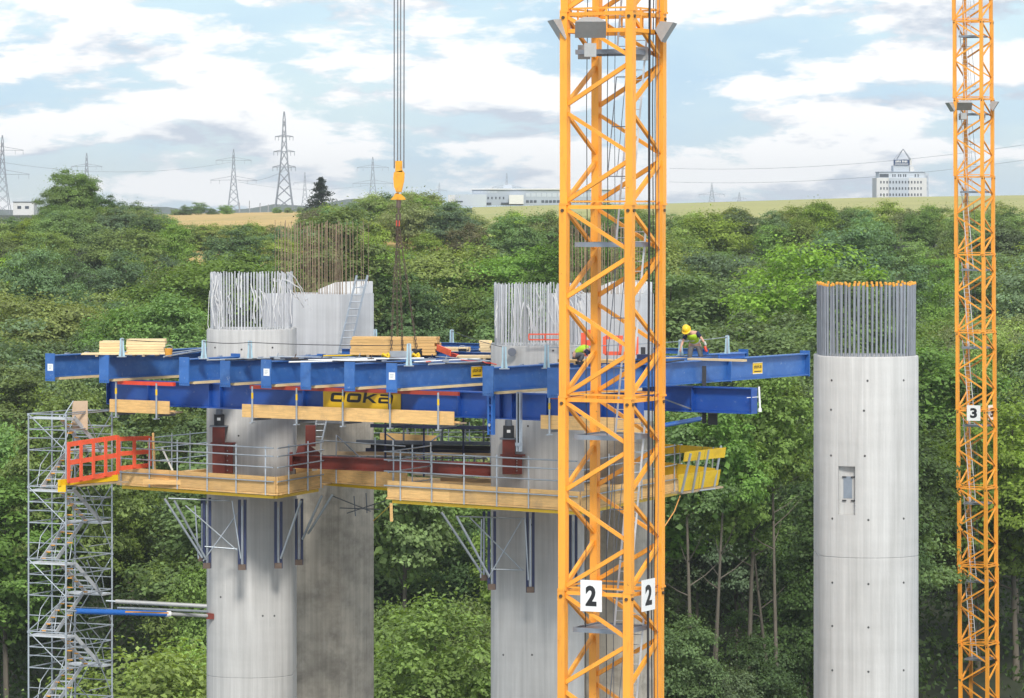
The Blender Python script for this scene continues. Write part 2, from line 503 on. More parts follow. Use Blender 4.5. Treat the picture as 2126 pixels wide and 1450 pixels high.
def part(name, me, mt, parent, loc=(0, 0, 0), rot=None):
    """child that shares mesh data; loc is relative to the parent's origin"""
    if mt and not me.materials:
        me.materials.append(MATS[mt])
    o = bpy.data.objects.new(name, me); COL.objects.link(o); o.parent = parent; o.location = loc
    if rot: o.rotation_euler = rot
    return o


def copy_tree(o, parent=None):
    c = o.copy(); COL.objects.link(c); c.parent = parent
    for ch in o.children:
        copy_tree(ch, c)
    return c


def text_shape(body, width, height, bold=0.0):
    """outline lettering turned into flat faces, fitted to width x height, centred"""
    cu = bpy.data.curves.new('lettering', 'FONT')
    cu.body = body; cu.offset = bold; cu.resolution_u = 3
    ob = bpy.data.objects.new('lettering', cu); COL.objects.link(ob)
    dg = bpy.context.evaluated_depsgraph_get()
    me = bpy.data.meshes.new_from_object(ob.evaluated_get(dg))
    vs = [v.co.copy() for v in me.vertices]; fs = [tuple(p.vertices) for p in me.polygons]
    bpy.data.objects.remove(ob); bpy.data.meshes.remove(me); bpy.data.curves.remove(cu)
    x0, x1 = min(v.x for v in vs), max(v.x for v in vs); y0, y1 = min(v.y for v in vs), max(v.y for v in vs)
    return [((v.x - (x0 + x1) / 2) * width / (x1 - x0), (v.y - (y0 + y1) / 2) * height / (y1 - y0)) for v in vs], fs


def put_shape(mb, shape, c, ax, ay):
    vs, fs = shape
    mb.add([V(c) + V(ax) * x + V(ay) * y for x, y in vs], fs)


def logo_shape():
    """the wide rounded four-letter word on the formwork maker's signs"""
    vs, fs = [], []

    def rr(x0, y0, w, h, t, r=0.24):
        def loop(xa, ya, xb, yb, rad):
            pts = []
            for cx, cy, a0 in ((xb - rad, yb - rad, 0), (xa + rad, yb - rad, 90), (xa + rad, ya + rad, 180), (xb - rad, ya + rad, 270)):
                for k in range(4):
                    a = R(a0 + 30 * k); pts.append((cx + rad * math.cos(a), cy + rad * math.sin(a)))
            return pts
        A = loop(x0, y0, x0 + w, y0 + h, r); B = loop(x0 + t, y0 + t, x0 + w - t, y0 + h - t, max(0.04, r - t * .7))
        o = len(vs); vs.extend(A + B); n = len(A)
        for i in range(n):
            fs.append((o + i, o + (i + 1) % n, o + n + (i + 1) % n, o + n + i))

    def quad(*p):
        o = len(vs); vs.extend(p); fs.append(tuple(range(o, o + len(p))))
    t = 0.29
    rr(0, 0, 1.25, 1.0, t); quad((1.0, .7), (1.25, .7), (1.25, 1.36), (1.0, 1.36))
    rr(1.45, 0, 1.25, 1.0, t)
    quad((2.9, 0), (3.16, 0), (3.16, 1.36), (2.9, 1.36))
    quad((3.161, .40), (3.161, .66), (3.72, 1.0), (4.1, 1.0), (3.5, .58), (4.15, 0), (3.8, 0), (3.3, .46))
    rr(4.25, 0, 1.25, .66, t * .8, .18); quad((5.23, 0), (5.5, 0), (5.5, .80), (5.42, .95), (5.3, 1.0), (4.35, 1.0), (4.35, .78), (5.23, .78))
    W = 5.5
    vs = [((x - W / 2 + (y - .5) * 0.14) / W, (y - .6) / W) for x, y in vs]
    return vs, fs


LOGO = logo_shape()

# ------------------------------------------------------------------ terrain


def lerp_tab(x, tab):
    if x <= tab[0][0]: return tab[0][1]
    for (x0, y0), (x1, y1) in zip(tab, tab[1:]):
        if x <= x1: return y0 + (y1 - y0) * (x - x0) / (x1 - x0)
    return tab[-1][1]


FARLINE = [(-900, 447), (330, 447), (620, 441), (950, 433), (1165, 427), (1400, 424), (1800, 412), (2126, 407), (3000, 400)]
PROF = [(0, -50), (100, -49), (200, -44.5), (260, -40), (300, -37), (400, -28), (520, -18), (600, -8.5), (655, -4.6)]


def ground_z(px, d):
    zf = -(lerp_tab(px, FARLINE) - HY) / F * 1400
    if d < 655: z = lerp_tab(d, PROF)
    elif d < 1400: z = -4.6 + (zf + 4.6) * ((d - 655) / 745) ** 0.8
    else: z = zf - (d - 1400) * 0.006
    return ZC + z


def sheet(name, pxs, ds, mt, lift=0.0, rough=0.0, mask=None):
    mb = MB()
    rr = random.Random(3)
    vs = []
    for d in ds:
        for p in pxs:
            g = PX(p, HY, d); g.z = ground_z(p, d) + lift + rr.uniform(-rough, rough)
            vs.append(g)
    n = len(pxs)
    mb.add(vs, [(j * n + i, j * n + i + 1, (j + 1) * n + i + 1, (j + 1) * n + i) for j in range(len(ds) - 1) for i in range(n - 1)], True)
    o = mb.build(name, mt)
    tag(o, kind='structure')
    return o


pxs = list(range(-2600, 4800, 120))
ground = sheet('ground', pxs, [20, 60, 100, 140, 180, 220, 260, 300, 350, 400, 460, 520, 560, 600, 630, 655, 700, 760, 850, 950, 1100, 1250, 1400, 1700, 2200, 3000, 4500, 6500], 'soil')
ground['label'] = 'wooded valley side rising to a level plateau'
sheet('wheat_field', list(range(270, 960, 30)), [560, 600, 630, 655, 700, 760, 850, 950, 1100, 1250, 1395], 'wheat', 0.25)['label'] = 'ripe golden wheat field beyond the wood'
sheet('meadow', list(range(980, 3000, 40)), [640, 655, 700, 760, 850, 950, 1100, 1250, 1400, 1460], 'meadow', 0.25)['label'] = 'pale green grain field sloping up to the horizon'

# far hills
def hills(pts, d, label):
    mb = MB()
    A = [PX(px, py, d) for px, py in pts]
    B = [PX(px, 470, d) for px, py in pts]
    C = [V((p.x * 1.05, p.y * 1.05, ZC - 60)) for p in A]
    n = len(pts)
    mb.add(B + A + C, [(i, i + 1, n + i + 1, n + i) for i in range(n - 1)] + [(n + i, n + i + 1, 2 * n + i + 1, 2 * n + i) for i in range(n - 1)], True)
    o = mb.build('hill', 'hill'); tag(o, kind='structure'); o['label'] = label


hills([(-300, 446), (-60, 434), (20, 436), (120, 440), (260, 434), (300, 429), (345, 430), (420, 440), (520, 433), (570, 424), (640, 428), (720, 414), (760, 412), (820, 424), (900, 438)], 6000, 'blue wooded hills on the far horizon')

# ------------------------------------------------------------------ trees


def leaf_quads(P, N, size, rg):
    n = len(P)
    N = N / (np.linalg.norm(N, axis=1, keepdims=True) + 1e-9)
    ref = rg.normal(size=(n, 3))
    T = np.cross(N, ref); T /= (np.linalg.norm(T, axis=1, keepdims=True) + 1e-9)
    B = np.cross(N, T)
    s = size * rg.uniform(0.6, 1.35, (n, 1))
    w = s * rg.uniform(0.45, 0.8, (n, 1))
    bend = N * s * 0.18
    return np.stack([P - T * s * .5, P + B * w * .5 + bend, P + T * s * .5, P - B * w * .5 + bend], 1)


def mesh_quads(name, Q, mt):
    n = len(Q)
    me = bpy.data.meshes.new(name)
    me.vertices.add(4 * n); me.vertices.foreach_set('co', Q.reshape(-1).astype(np.float32))
    me.loops.add(4 * n); me.loops.foreach_set('vertex_index', np.arange(4 * n, dtype=np.int32))
    me.polygons.add(n); me.polygons.foreach_set('loop_start', np.arange(0, 4 * n, 4, dtype=np.int32))
    me.polygons.foreach_set('loop_total', np.full(n, 4, dtype=np.int32))
    me.update(); me.validate()
    me.materials.append(MATS[mt])
    return me


def crown(seed, rx, ry, rz, zc, n_clump, n_leaf, leaf, mt, flat=0.75, core=0.12, taper=0.0):
    """leafy crown: leaf-sized faces gathered in clumps spread through an uneven ellipsoid centred at height zc"""
    rg = np.random.default_rng(seed)
    Q = []
    cs = []
    k = 0
    while len(cs) < n_clump and k < 4000:
        k += 1
        d = rg.normal(size=3); d /= np.linalg.norm(d)
        if d[2] < -0.55: continue
        r = rg.uniform(0.45, 1.0) ** 0.6
        lob = 1 + 0.22 * math.sin(3 * math.atan2(d[1], d[0]) + seed) + 0.15 * math.sin(5 * d[2] + seed * 2)
        tp = 1 - taper * max(0, d[2] * r)
        c = np.array([d[0] * rx * r * lob * tp, d[1] * ry * r * lob * tp, d[2] * rz * r])
        cs.append((c, r))
    for c, r in cs:
        cr = rg.uniform(0.17, 0.40) * min(rx, rz * 1.1) * (1.15 - 0.3 * r)
        n = int(n_leaf * rg.uniform(0.6, 1.4))
        d = rg.normal(size=(n, 3)); d /= np.linalg.norm(d, axis=1, keepdims=True)
        d[:, 2] = np.where(d[:, 2] < -0.25, -d[:, 2] * 0.6, d[:, 2])
        rad = cr * rg.uniform(0.45, 1.08, (n, 1))
        P = c + d * rad * np.array([1, 1, flat])
        out = c / (np.linalg.norm(c) + 1e-6)
        N = d * 0.85 + out * 0.45 + np.array([0, 0, 0.75]) + rg.normal(size=(n, 3)) * 0.38
        Q.append(leaf_quads(P, N, leaf, rg))
        # twigs that stick out with sparse leaves
        m = max(3, n // 14)
        d2 = rg.normal(size=(m, 3)); d2[:, 2] = abs(d2[:, 2]); d2 /= np.linalg.norm(d2, axis=1, keepdims=True)
        P2 = c + d2 * cr * rg.uniform(1.05, 1.45, (m, 1))
        Q.append(leaf_quads(P2, d2 + rg.normal(size=(m, 3)) * .6, leaf * 0.8, rg))
    n = int(len(cs) * n_leaf * core)
    d = rg.normal(size=(n, 3)); d /= np.linalg.norm(d, axis=1, keepdims=True)
    P = d * rg.uniform(0.1, 0.75, (n, 1)) * np.array([rx, ry, rz])
    Q.append(leaf_quads(P, rg.normal(size=(n, 3)), leaf * 1.7, rg))
    Q = np.concatenate(Q)
    Q[:, :, 2] += zc
    return mesh_quads('crown', Q, mt)


def trunk(seed, h, r, spread, first=0.35, limbs=6, bend=0.5):
    rg = random.Random(seed)
    mb = MB()
    pts, rad = [], []
    x = y = 0
    dx, dy = rg.uniform(-bend, bend) * .15, rg.uniform(-bend, bend) * .15
    for k in range(8):
        t = k / 7
        pts.append(V((x, y, t * h))); rad.append(r * (1 - 0.82 * t) * (1.25 if k == 0 else 1))
        x += dx + rg.uniform(-.12, .12) * bend; y += dy + rg.uniform(-.12, .12) * bend
    mb.path(pts, rad, 6)
    for i in range(limbs):
        t = rg.uniform(first, 0.9)
        k = t * 7; a = int(k); p = pts[a].lerp(pts[min(7, a + 1)], k - a)
        an = rg.uniform(0, 6.28); L = spread * rg.uniform(.5, 1) * (1.2 - t * .6)
        e = p + V((math.cos(an) * L, math.sin(an) * L, L * rg.uniform(.45, 1.0)))
        m = p.lerp(e, .5) + V((0, 0, -L * .06))
        rr = r * (1 - .8 * t) * .55
        mb.path([p, m, e], [rr, rr * .6, rr * .2], 5)
    me = mb.mesh('trunk'); me.materials.append(MATS['bark'])
    return me


# unit tree kinds: (crown mesh, trunk mesh, nominal height)
KINDS = {}


def kind(name, mt, seeds, rx, rz, h, cl, lf, leaf, taper=0.0, tr=0.22, bare=0.35, core=0.22):
    L = []
    for s in seeds:
        L.append((crown(s, rx, rx * (0.9 + 0.02 * (s % 7)), rz, h - rz * 1.02, cl, lf, leaf, mt, taper=taper, core=core), trunk(s, h * .9, tr, rx * .9, first=bare), h))
    KINDS[name] = L


# nearer, fuller trees and farther, lighter ones
kind('mid', 'leaf_mid', (11, 12), 5.2, 6.5, 18, 90, 210, .28)
kind('bright', 'leaf_bright', (21, 22), 5.4, 6.0, 17, 95, 210, .28)
kind('olive', 'leaf_olive', (31,), 4.8, 5.5, 16, 85, 195, .28)
kind('blue', 'leaf_blue', (41,), 4.8, 6.6, 18, 85, 195, .28)
kind('dark', 'leaf_dark', (51,), 5.2, 6.5, 18, 85, 190, .28)
kind('tall', 'leaf_dark', (61, 62), 4.2, 6.0, 23, 75, 165, .28, tr=.26, bare=.45)
kind('tallmid', 'leaf_mid', (63,), 4.0, 6.5, 23, 75, 165, .28, tr=.24, bare=.45)
kind('fmid', 'leaf_mid', (71, 72), 4.4, 4.4, 12, 64, 130, .29)
kind('fbright', 'leaf_bright', (73,), 4.2, 4.2, 11, 64, 130, .29)
kind('folive', 'leaf_olive', (74, 75), 4.4, 4.0, 11, 62, 130, .29)
kind('fblue', 'leaf_blue', (76,), 4.2, 4.6, 12, 62, 130, .29)
kind('fdark', 'leaf_dark', (77,), 4.2, 4.6, 12, 62, 130, .29)
kind('fbrown', 'leaf_brown', (78,), 3.8, 3.8, 10, 46, 100, .28)
kind('bare', 'leaf_mid', (91, 92, 93), 3.6, 4.6, 29, 50, 130, .28, tr=.22, bare=.62)
kind('bushmid', 'leaf_mid', (83, 84), 4.4, 6.4, 18, 100, 170, .26)
kind('bush', 'leaf_bright', (81, 82), 4.6, 6.2, 18, 120, 170, .27)


def conifer(seed):
    rg = np.random.default_rng(seed)
    Q = []
    for k in range(15):
        t = k / 14.0
        z = 2.0 + t * 9.0
        rad = 5.6 * (1 - t) ** 0.8 + .3
        for b in range(9):
            an = rg.uniform(0, 6.28); n = 34
            u = rg.uniform(0.1, 1, (n, 1)) * rad * rg.uniform(.75, 1.15)
            P = np.hstack([u * math.cos(an), u * math.sin(an), z - u * .12 + (u / rad) ** 2 * .35]) + rg.normal(size=(n, 3)) * .22
            Q.append(leaf_quads(P, rg.normal(size=(n, 3)) * .6 + np.array([0, 0, 1]), .5, rg))
    return mesh_quads('crown', np.concatenate(Q), 'needle')


KINDS['conifer'] = [(conifer(5), trunk(5, 11, .22, 1, limbs=0), 11.4)]
TREE_N = [0]
LOOK = {
    'mid': 'mid green round crowned tree', 'bright': 'light green broad crowned tree', 'olive': 'olive green loose crowned tree', 'blue': 'bluish green upright tree',
    'dark': 'dark green dense tree', 'tall': 'tall dark bare trunked tree', 'tallmid': 'tall mid green bare trunked tree', 'fmid': 'small mid green tree', 'fbright': 'small light green tree',
    'folive': 'small olive green tree', 'fblue': 'small bluish green tree', 'fdark': 'small dark green tree', 'fbrown': 'small brownish thin leaved tree', 'bare': 'slim long trunked tree'}
ZONES = [(60, 'past the stair tower'), (240, 'behind the stair tower'), (430, 'beyond the plank stack deck corner'), (780, 'beyond the stair tower pier'), (1020, 'between the twin piers'),
         (1390, 'beyond the near crane'), (1690, 'beyond the free deck end'), (1910, 'beyond the lone pier'), (9999, 'beyond the farther crane')]


def tree_label(kd, px, d):
    where = 'at the wood edge' if d < 300 else 'low on the slope' if d < 380 else 'halfway up the slope' if d < 470 else 'high on the slope' if d < 570 else 'on the ridge'
    return '%s %s %s' % (LOOK[kd], where, next(z for lim, z in ZONES if px < lim))


def tree(px, d, kd, height=None, wide=1.0, label=None, group=None, name=None, var=None, cat='tree', rot=None, sink=0.3):
    cm, tm, h = KINDS[kd][rnd.randrange(len(KINDS[kd])) if var is None else var]
    s = (height or h) / h
    p = PX(px, HY, d); p.z = ground_z(px, d) - sink
    o = bpy.data.objects.new(name or ('conifer' if kd == 'conifer' else 'leafy_tree'), None); COL.objects.link(o)
    o.location = p; o.rotation_euler = (0, 0, rnd.uniform(0, 6.28) if rot is None else rot); o.scale = (s * wide, s * wide, s)
    tag(o, label or tree_label(kd, px, d), cat, group or (None if label else 'trees of the wood on the valley side'))
    part('trunk', tm, None, o); part('crown', cm, None, o)
    TREE_N[0] += 1
    return o


# the highest picture row a tree top may reach, along the skyline
SKYL = [(-100, 452), (80, 450), (100, 434), (215, 424), (300, 434), (335, 456), (500, 462), (610, 455), (640, 428), (740, 420), (790, 402), (880, 400), (930, 420), (960, 434), (1165, 438), (1400, 430),
        (1640, 422), (1700, 414), (1740, 426), (1850, 430), (2126, 428), (2300, 428)]


def forest():
    rows = [262, 272, 284, 297, 311, 326, 342, 359, 377, 396, 416, 437, 459, 482, 506, 531, 557, 584, 606]
    for ri, d0 in enumerate(rows):
        step = (7.6 if d0 < 340 else 7.4 if d0 < 460 else 7.0) / d0 * F
        px = -80 + rnd.uniform(0, step)
        while px < 2210:
            d = d0 + rnd.uniform(-5, 5)
            p = px + rnd.uniform(-.28, .28) * step
            px += step * rnd.uniform(.85, 1.15)
            if d0 < 300: kd = rnd.choices(['tall', 'tallmid', 'mid', 'dark'], [4, 3, 2, 1])[0]
            elif d0 < 450: kd = rnd.choices(['mid', 'bright', 'olive', 'blue', 'dark', 'tallmid'], [5, 3, 2, 2.5, 2, .6])[0]
            else: kd = rnd.choices(['fmid', 'fbright', 'folive', 'fblue', 'fdark', 'fbrown'], [5, 3, 2.6, 2, 1.5, 0.5])[0]
            h = KINDS[kd][0][2] * rnd.uniform(.78, 1.26)
            if 300 <= d0 < 450: h *= 1.05
            if d0 > 500: h *= 0.92
            gz = ground_z(p, d) - ZC
            lim = -(lerp_tab(p, SKYL) + rnd.uniform(0, 14) - HY) / F * d
            if gz + h > lim: h = lim - gz
            if h < 3.2: continue
            if d0 > 570 and 325 < p < 640 and rnd.random() < .6: continue
            if hidden(p, d, h): continue
            if d < 300 and 1900 < p < 2180: continue
            if d < 305 and 1385 < p < 1690: continue
            tree(p, d, kd, h, wide=rnd.choice((.8, .95, 1.0, 1.1, 1.25, 1.4)))


def hidden(p, d, h):
    # trees that stand wholly behind a pier shaft show nothing
    w = 5.0 / d * F
    for a, b in ((431, 776), (1019, 1357), (1697, 1907)):
        if a < p - w and p + w < b:
            top = HY - (ground_z(p, d) + h - ZC) / d * F
            if top > 760: return True
    return False


forest()
for k in range(14):
    p = 338 + k * 22 + rnd.uniform(-9, 9); d = rnd.uniform(598, 632); sk = 2.6
    h = -(rnd.uniform(464, 474) - HY) / F * d - (ground_z(p, d) - ZC) + sk
    if h > 3.6: tree(p, d, rnd.choice(['fmid', 'folive', 'fblue', 'fbright']), h, max(1.1, 7.5 / h), sink=sk)
# slim trees with bare pale trunks at the near edge of the wood
for p, d, h, lx in ((1405, 256, 27, -.09), (1450, 250, 28, -.05), (1460, 251, 26, .07), (1472, 249, 29, .03), (1545, 258, 29, .02), (1618, 254, 30, -.02), (1628, 258, 23, -.13)):
    t_ = tree(p, d, 'bare', h, rnd.uniform(.85, 1.15)); t_.rotation_euler = (rnd.uniform(-.03, .03), lx, rnd.uniform(0, 6)) if False else (rnd.uniform(-.03, .03), lx, 0)
for p, d, h in ((1395, 246, 15), (1500, 247, 12), (1530, 300, 17), (1575, 250, 13), (1450, 302, 16), (1680, 262, 17), (1620, 300, 16)):
    tree(p, d, rnd.choice(('blue', 'mid', 'dark')), h, .85)
# trees that stand out
tree(1672, 372, 'bright', 26.5, 1.02, label='big bright green tree with a broad rounded crown beside the lone pier', var=0)
tree(152, 640, 'mid', 18.0, .88, label='round topped tree rising above the ridge below the pylon', var=0, sink=6.5)
tree(172, 645, 'dark', 16.8, .85, label='dense dark half of the round topped ridge tree pair below the pylon', var=0, sink=6.5)
tree(130, 638, 'mid', 15.8, .8, label='smaller green tree leaning into the round topped ridge tree', var=1, sink=6.5)
tree(222, 636, 'dark', 13.5, 1.05, label='low dark tree beside the round topped ridge tree', var=0, sink=6.0)
tree(122, 632, 'mid', 12.5, .85, label='low green tree at the foot of the round topped ridge tree', var=1, sink=6.0)
tree(285, 640, 'fdark', 9.0, 1.2, label='last low dark tree of the ridge mound towards the wheat field', var=0, sink=3.2)
for k in range(52):
    p = rnd.choice((rnd.uniform(-30, 335), rnd.uniform(180, 335), rnd.uniform(640, 950), rnd.uniform(960, 2150)))
    d = rnd.uniform(606, 650)
    top = lerp_tab(p, [(-30, 452), (80, 450), (100, 436), (215, 430), (300, 434), (335, 450), (640, 434), (740, 422), (790, 404), (900, 402), (950, 426), (960, 432), (1400, 425), (2150, 422)]) + rnd.uniform(-2, 9)
    gz = ground_z(p, d) - ZC
    sk = 2.4
    h = -(top - HY) / F * d - gz + sk
    if h > 4.5: tree(p, d, rnd.choice(['fmid', 'folive', 'fdark', 'fblue', 'fbright']), h, 1.15 * 8.5 / h if h < 8.5 else 1.1, sink=sk)
tree(666, 900, 'conifer', 10.2, 1.0, label='dark spruce standing alone on the ridge beside the steel pylon')
tree(870, 640, 'fmid', 9.6, 1.1, sink=2.5, label='green ridge tree beside the flat grey factory', var=1)
tree(790, 640, 'fdark', 9.8, 1.0, sink=2.5, label='dark green ridge tree behind the crane hook', var=0)
tree(1692, 600, 'fmid', 9.2, .9, label='bushy tree sticking up into the grain field', var=0)
for (p, d, h, w, lab) in ((322, 190, 23.4, 1.0, 'pale green leafy treetop between the stair tower and the twin pier'),
                          (410, 205, 21.0, .9, 'light green treetop close against the twin pier beside the stair tower'),
                          (20, 185, 21.0, 1.0, 'pale green treetop at the foot of the stair tower'),
                          (905, 212, 22.0, 1.0, 'light green bushy treetop between the two twin piers'),
                          (815, 225, 19.5, .8, 'green bushy treetop close beside the stained twin pier'),
                          (985, 228, 19.0, .9, 'green bushy treetop close beside the pier behind the near crane')):
    tree(p, d, 'bush' if p < 500 else 'bushmid', h, w, label=lab)
for (p, d, h, kd, lab) in ((2110, 300, 22, 'bright', 'light green tree beyond the farther crane mast'),
                           (2030, 303, 19, 'mid', 'mid green tree at the foot of the farther crane mast')):
    tree(p, d, kd, h, 1.0, label=lab)
for i, (p, w) in enumerate(((365, 12), (385, 14), (412, 12), (440, 16), (470, 12))):
    tree(p, 1290, 'fdark' if i % 2 else 'fmid', 4.6 + (i % 3) * 1.0, 1.4, sink=2.2, label='low dark tree in the hedge line beyond the wheat field', group='hedge trees beyond the wheat field')
for p in (575, 600, 625):
    tree(p, 1300, 'fmid', 4.4, 1.2, sink=2.2, label='low green shrub at the foot of the big steel pylon', group='shrubs at the foot of the big pylon')


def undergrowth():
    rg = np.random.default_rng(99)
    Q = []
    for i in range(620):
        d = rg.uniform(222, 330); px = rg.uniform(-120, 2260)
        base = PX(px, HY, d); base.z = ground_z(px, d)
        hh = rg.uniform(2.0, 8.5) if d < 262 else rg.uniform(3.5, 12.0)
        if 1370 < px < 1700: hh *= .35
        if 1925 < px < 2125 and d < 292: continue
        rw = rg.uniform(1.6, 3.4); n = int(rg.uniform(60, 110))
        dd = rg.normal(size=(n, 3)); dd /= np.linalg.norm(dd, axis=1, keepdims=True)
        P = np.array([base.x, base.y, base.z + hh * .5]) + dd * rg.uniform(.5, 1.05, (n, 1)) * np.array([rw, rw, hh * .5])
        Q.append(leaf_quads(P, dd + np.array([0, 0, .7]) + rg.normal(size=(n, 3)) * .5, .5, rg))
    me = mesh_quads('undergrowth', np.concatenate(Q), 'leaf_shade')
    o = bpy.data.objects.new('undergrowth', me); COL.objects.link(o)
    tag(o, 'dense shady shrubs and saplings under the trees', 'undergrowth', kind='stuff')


undergrowth()

# ------------------------------------------------------------------ bridge piers
GZ = 4.0      # level of the valley floor below the works


def shaft_profile(rx, sag, straight, n=28):
    """plan outline, nose towards -Y, counter-clockwise from the right rear corner"""
    pts = [(rx, straight)]
    for i in range(n + 1):
        a = -math.pi * i / n
        pts.append((rx * math.cos(a), sag * math.sin(a)))
    pts.append((-rx, straight))
    return pts


def shaft(cx, cy, rx, sag, straight, ztop, joints, zbot, recess=None):
    mb = MB()
    prof = shaft_profile(rx, sag, straight)
    n = len(prof)
    zs = [zbot]
    rings = [(zbot, 1.0)]
    for z in sorted(joints):
        rings += [(z - .022, 1.0), (z - .016, .988), (z + .016, .988), (z + .022, 1.0)]
    rings += [(ztop - .04, 1.0), (ztop, .985)]
    vs = []
    for z, k in rings:
        for x, y in prof:
            vs.append(V((cx + x * k, cy + y * k, z)))
    fs = [(j * n + i + 1, j * n + i, (j + 1) * n + i, (j + 1) * n + i + 1) if False else (j * n + i, (j + 1) * n + i, (j + 1) * n + (i + 1) % n, j * n + (i + 1) % n) for j in range(len(rings) - 1) for i in range(n)]
    mb.add(vs, fs)
    m = (len(rings) - 1) * n
    mb.add(vs[m:], [tuple(reversed(range(n)))])
    mb.add(vs[:n], [tuple(range(n))])
    return mb


def fix_normals(o, smooth_deg=35):
    bm = bmesh.new(); bm.from_mesh(o.data)
    bmesh.ops.recalc_face_normals(bm, faces=bm.faces)
    for e in bm.edges:
        if len(e.link_faces) == 2 and e.calc_face_angle(0) > R(smooth_deg): e.smooth = False
    for f in bm.faces: f.smooth = True
    bm.to_mesh(o.data); bm.free()


def nose_pt(cx, cy, rx, sag, px, py):
    """point on the curved nose under photograph pixel"""
    k = (px - 1063) / F
    # intersect the sight line x = k*y with the half ellipse
    best = None
    for i in range(181):
        a = -math.pi * i / 180
        x, y = cx + rx * math.cos(a), cy + sag * math.sin(a)
        e = abs(x - k * y)
        if best is None or e < best[0]: best = (e, x, y, a)
    _, x, y, a = best
    nrm = V((math.cos(a) / rx, math.sin(a) / sag, 0)).normalized()
    return V((x, y, ZC - (py - HY) / F * y)), nrm


def rebar_mesh(L, r, n=6, cap=None):
    mb = MB(); mb.tube((0, 0, -.15), (0, 0, L), r, n)
    return mb.mesh('rebar')


SPOTS = []


def ring_points(cx, cy, rx, sag, straight, count, inset):
    prof = shaft_profile(rx - inset, sag - inset, straight - inset, 40)
    P = [V((cx + x, cy + y, 0)) for x, y in prof]; P.append(P[0])
    L = [0]
    for a, b in zip(P, P[1:]): L.append(L[-1] + (b - a).length)
    out = []
    for i in range(count):
        s = L[-1] * (i + .5) / count
        for j in range(len(L) - 1):
            if L[j + 1] >= s:
                out.append(P[j].lerp(P[j + 1], (s - L[j]) / (L[j + 1] - L[j]))); break
    return out


def curved_ribbon(pts, w, side):
    mb = MB()
    s = V(side)
    vs = []
    for p in pts:
        vs += [V(p) - s * w / 2, V(p) + s * w / 2]
    m = len(pts)
    mb.add(vs, [(2 * i, 2 * i + 1, 2 * i + 3, 2 * i + 2) for i in range(m - 1)], True)
    o = V((0, .004, 0))
    mb.add([v + o for v in vs], [(2 * i + 1, 2 * i, 2 * i + 2, 2 * i + 3) for i in range(m - 1)], True)
    return mb


def tie_holes(root, cx, cy, rx, sag, pts):
    for px, py in pts:
        p, nrm = nose_pt(cx, cy, rx, sag, px, py)
        MB().tube(p - nrm * .03, p + nrm * .006, .036, 8).build('tie_hole', 'hole', root)


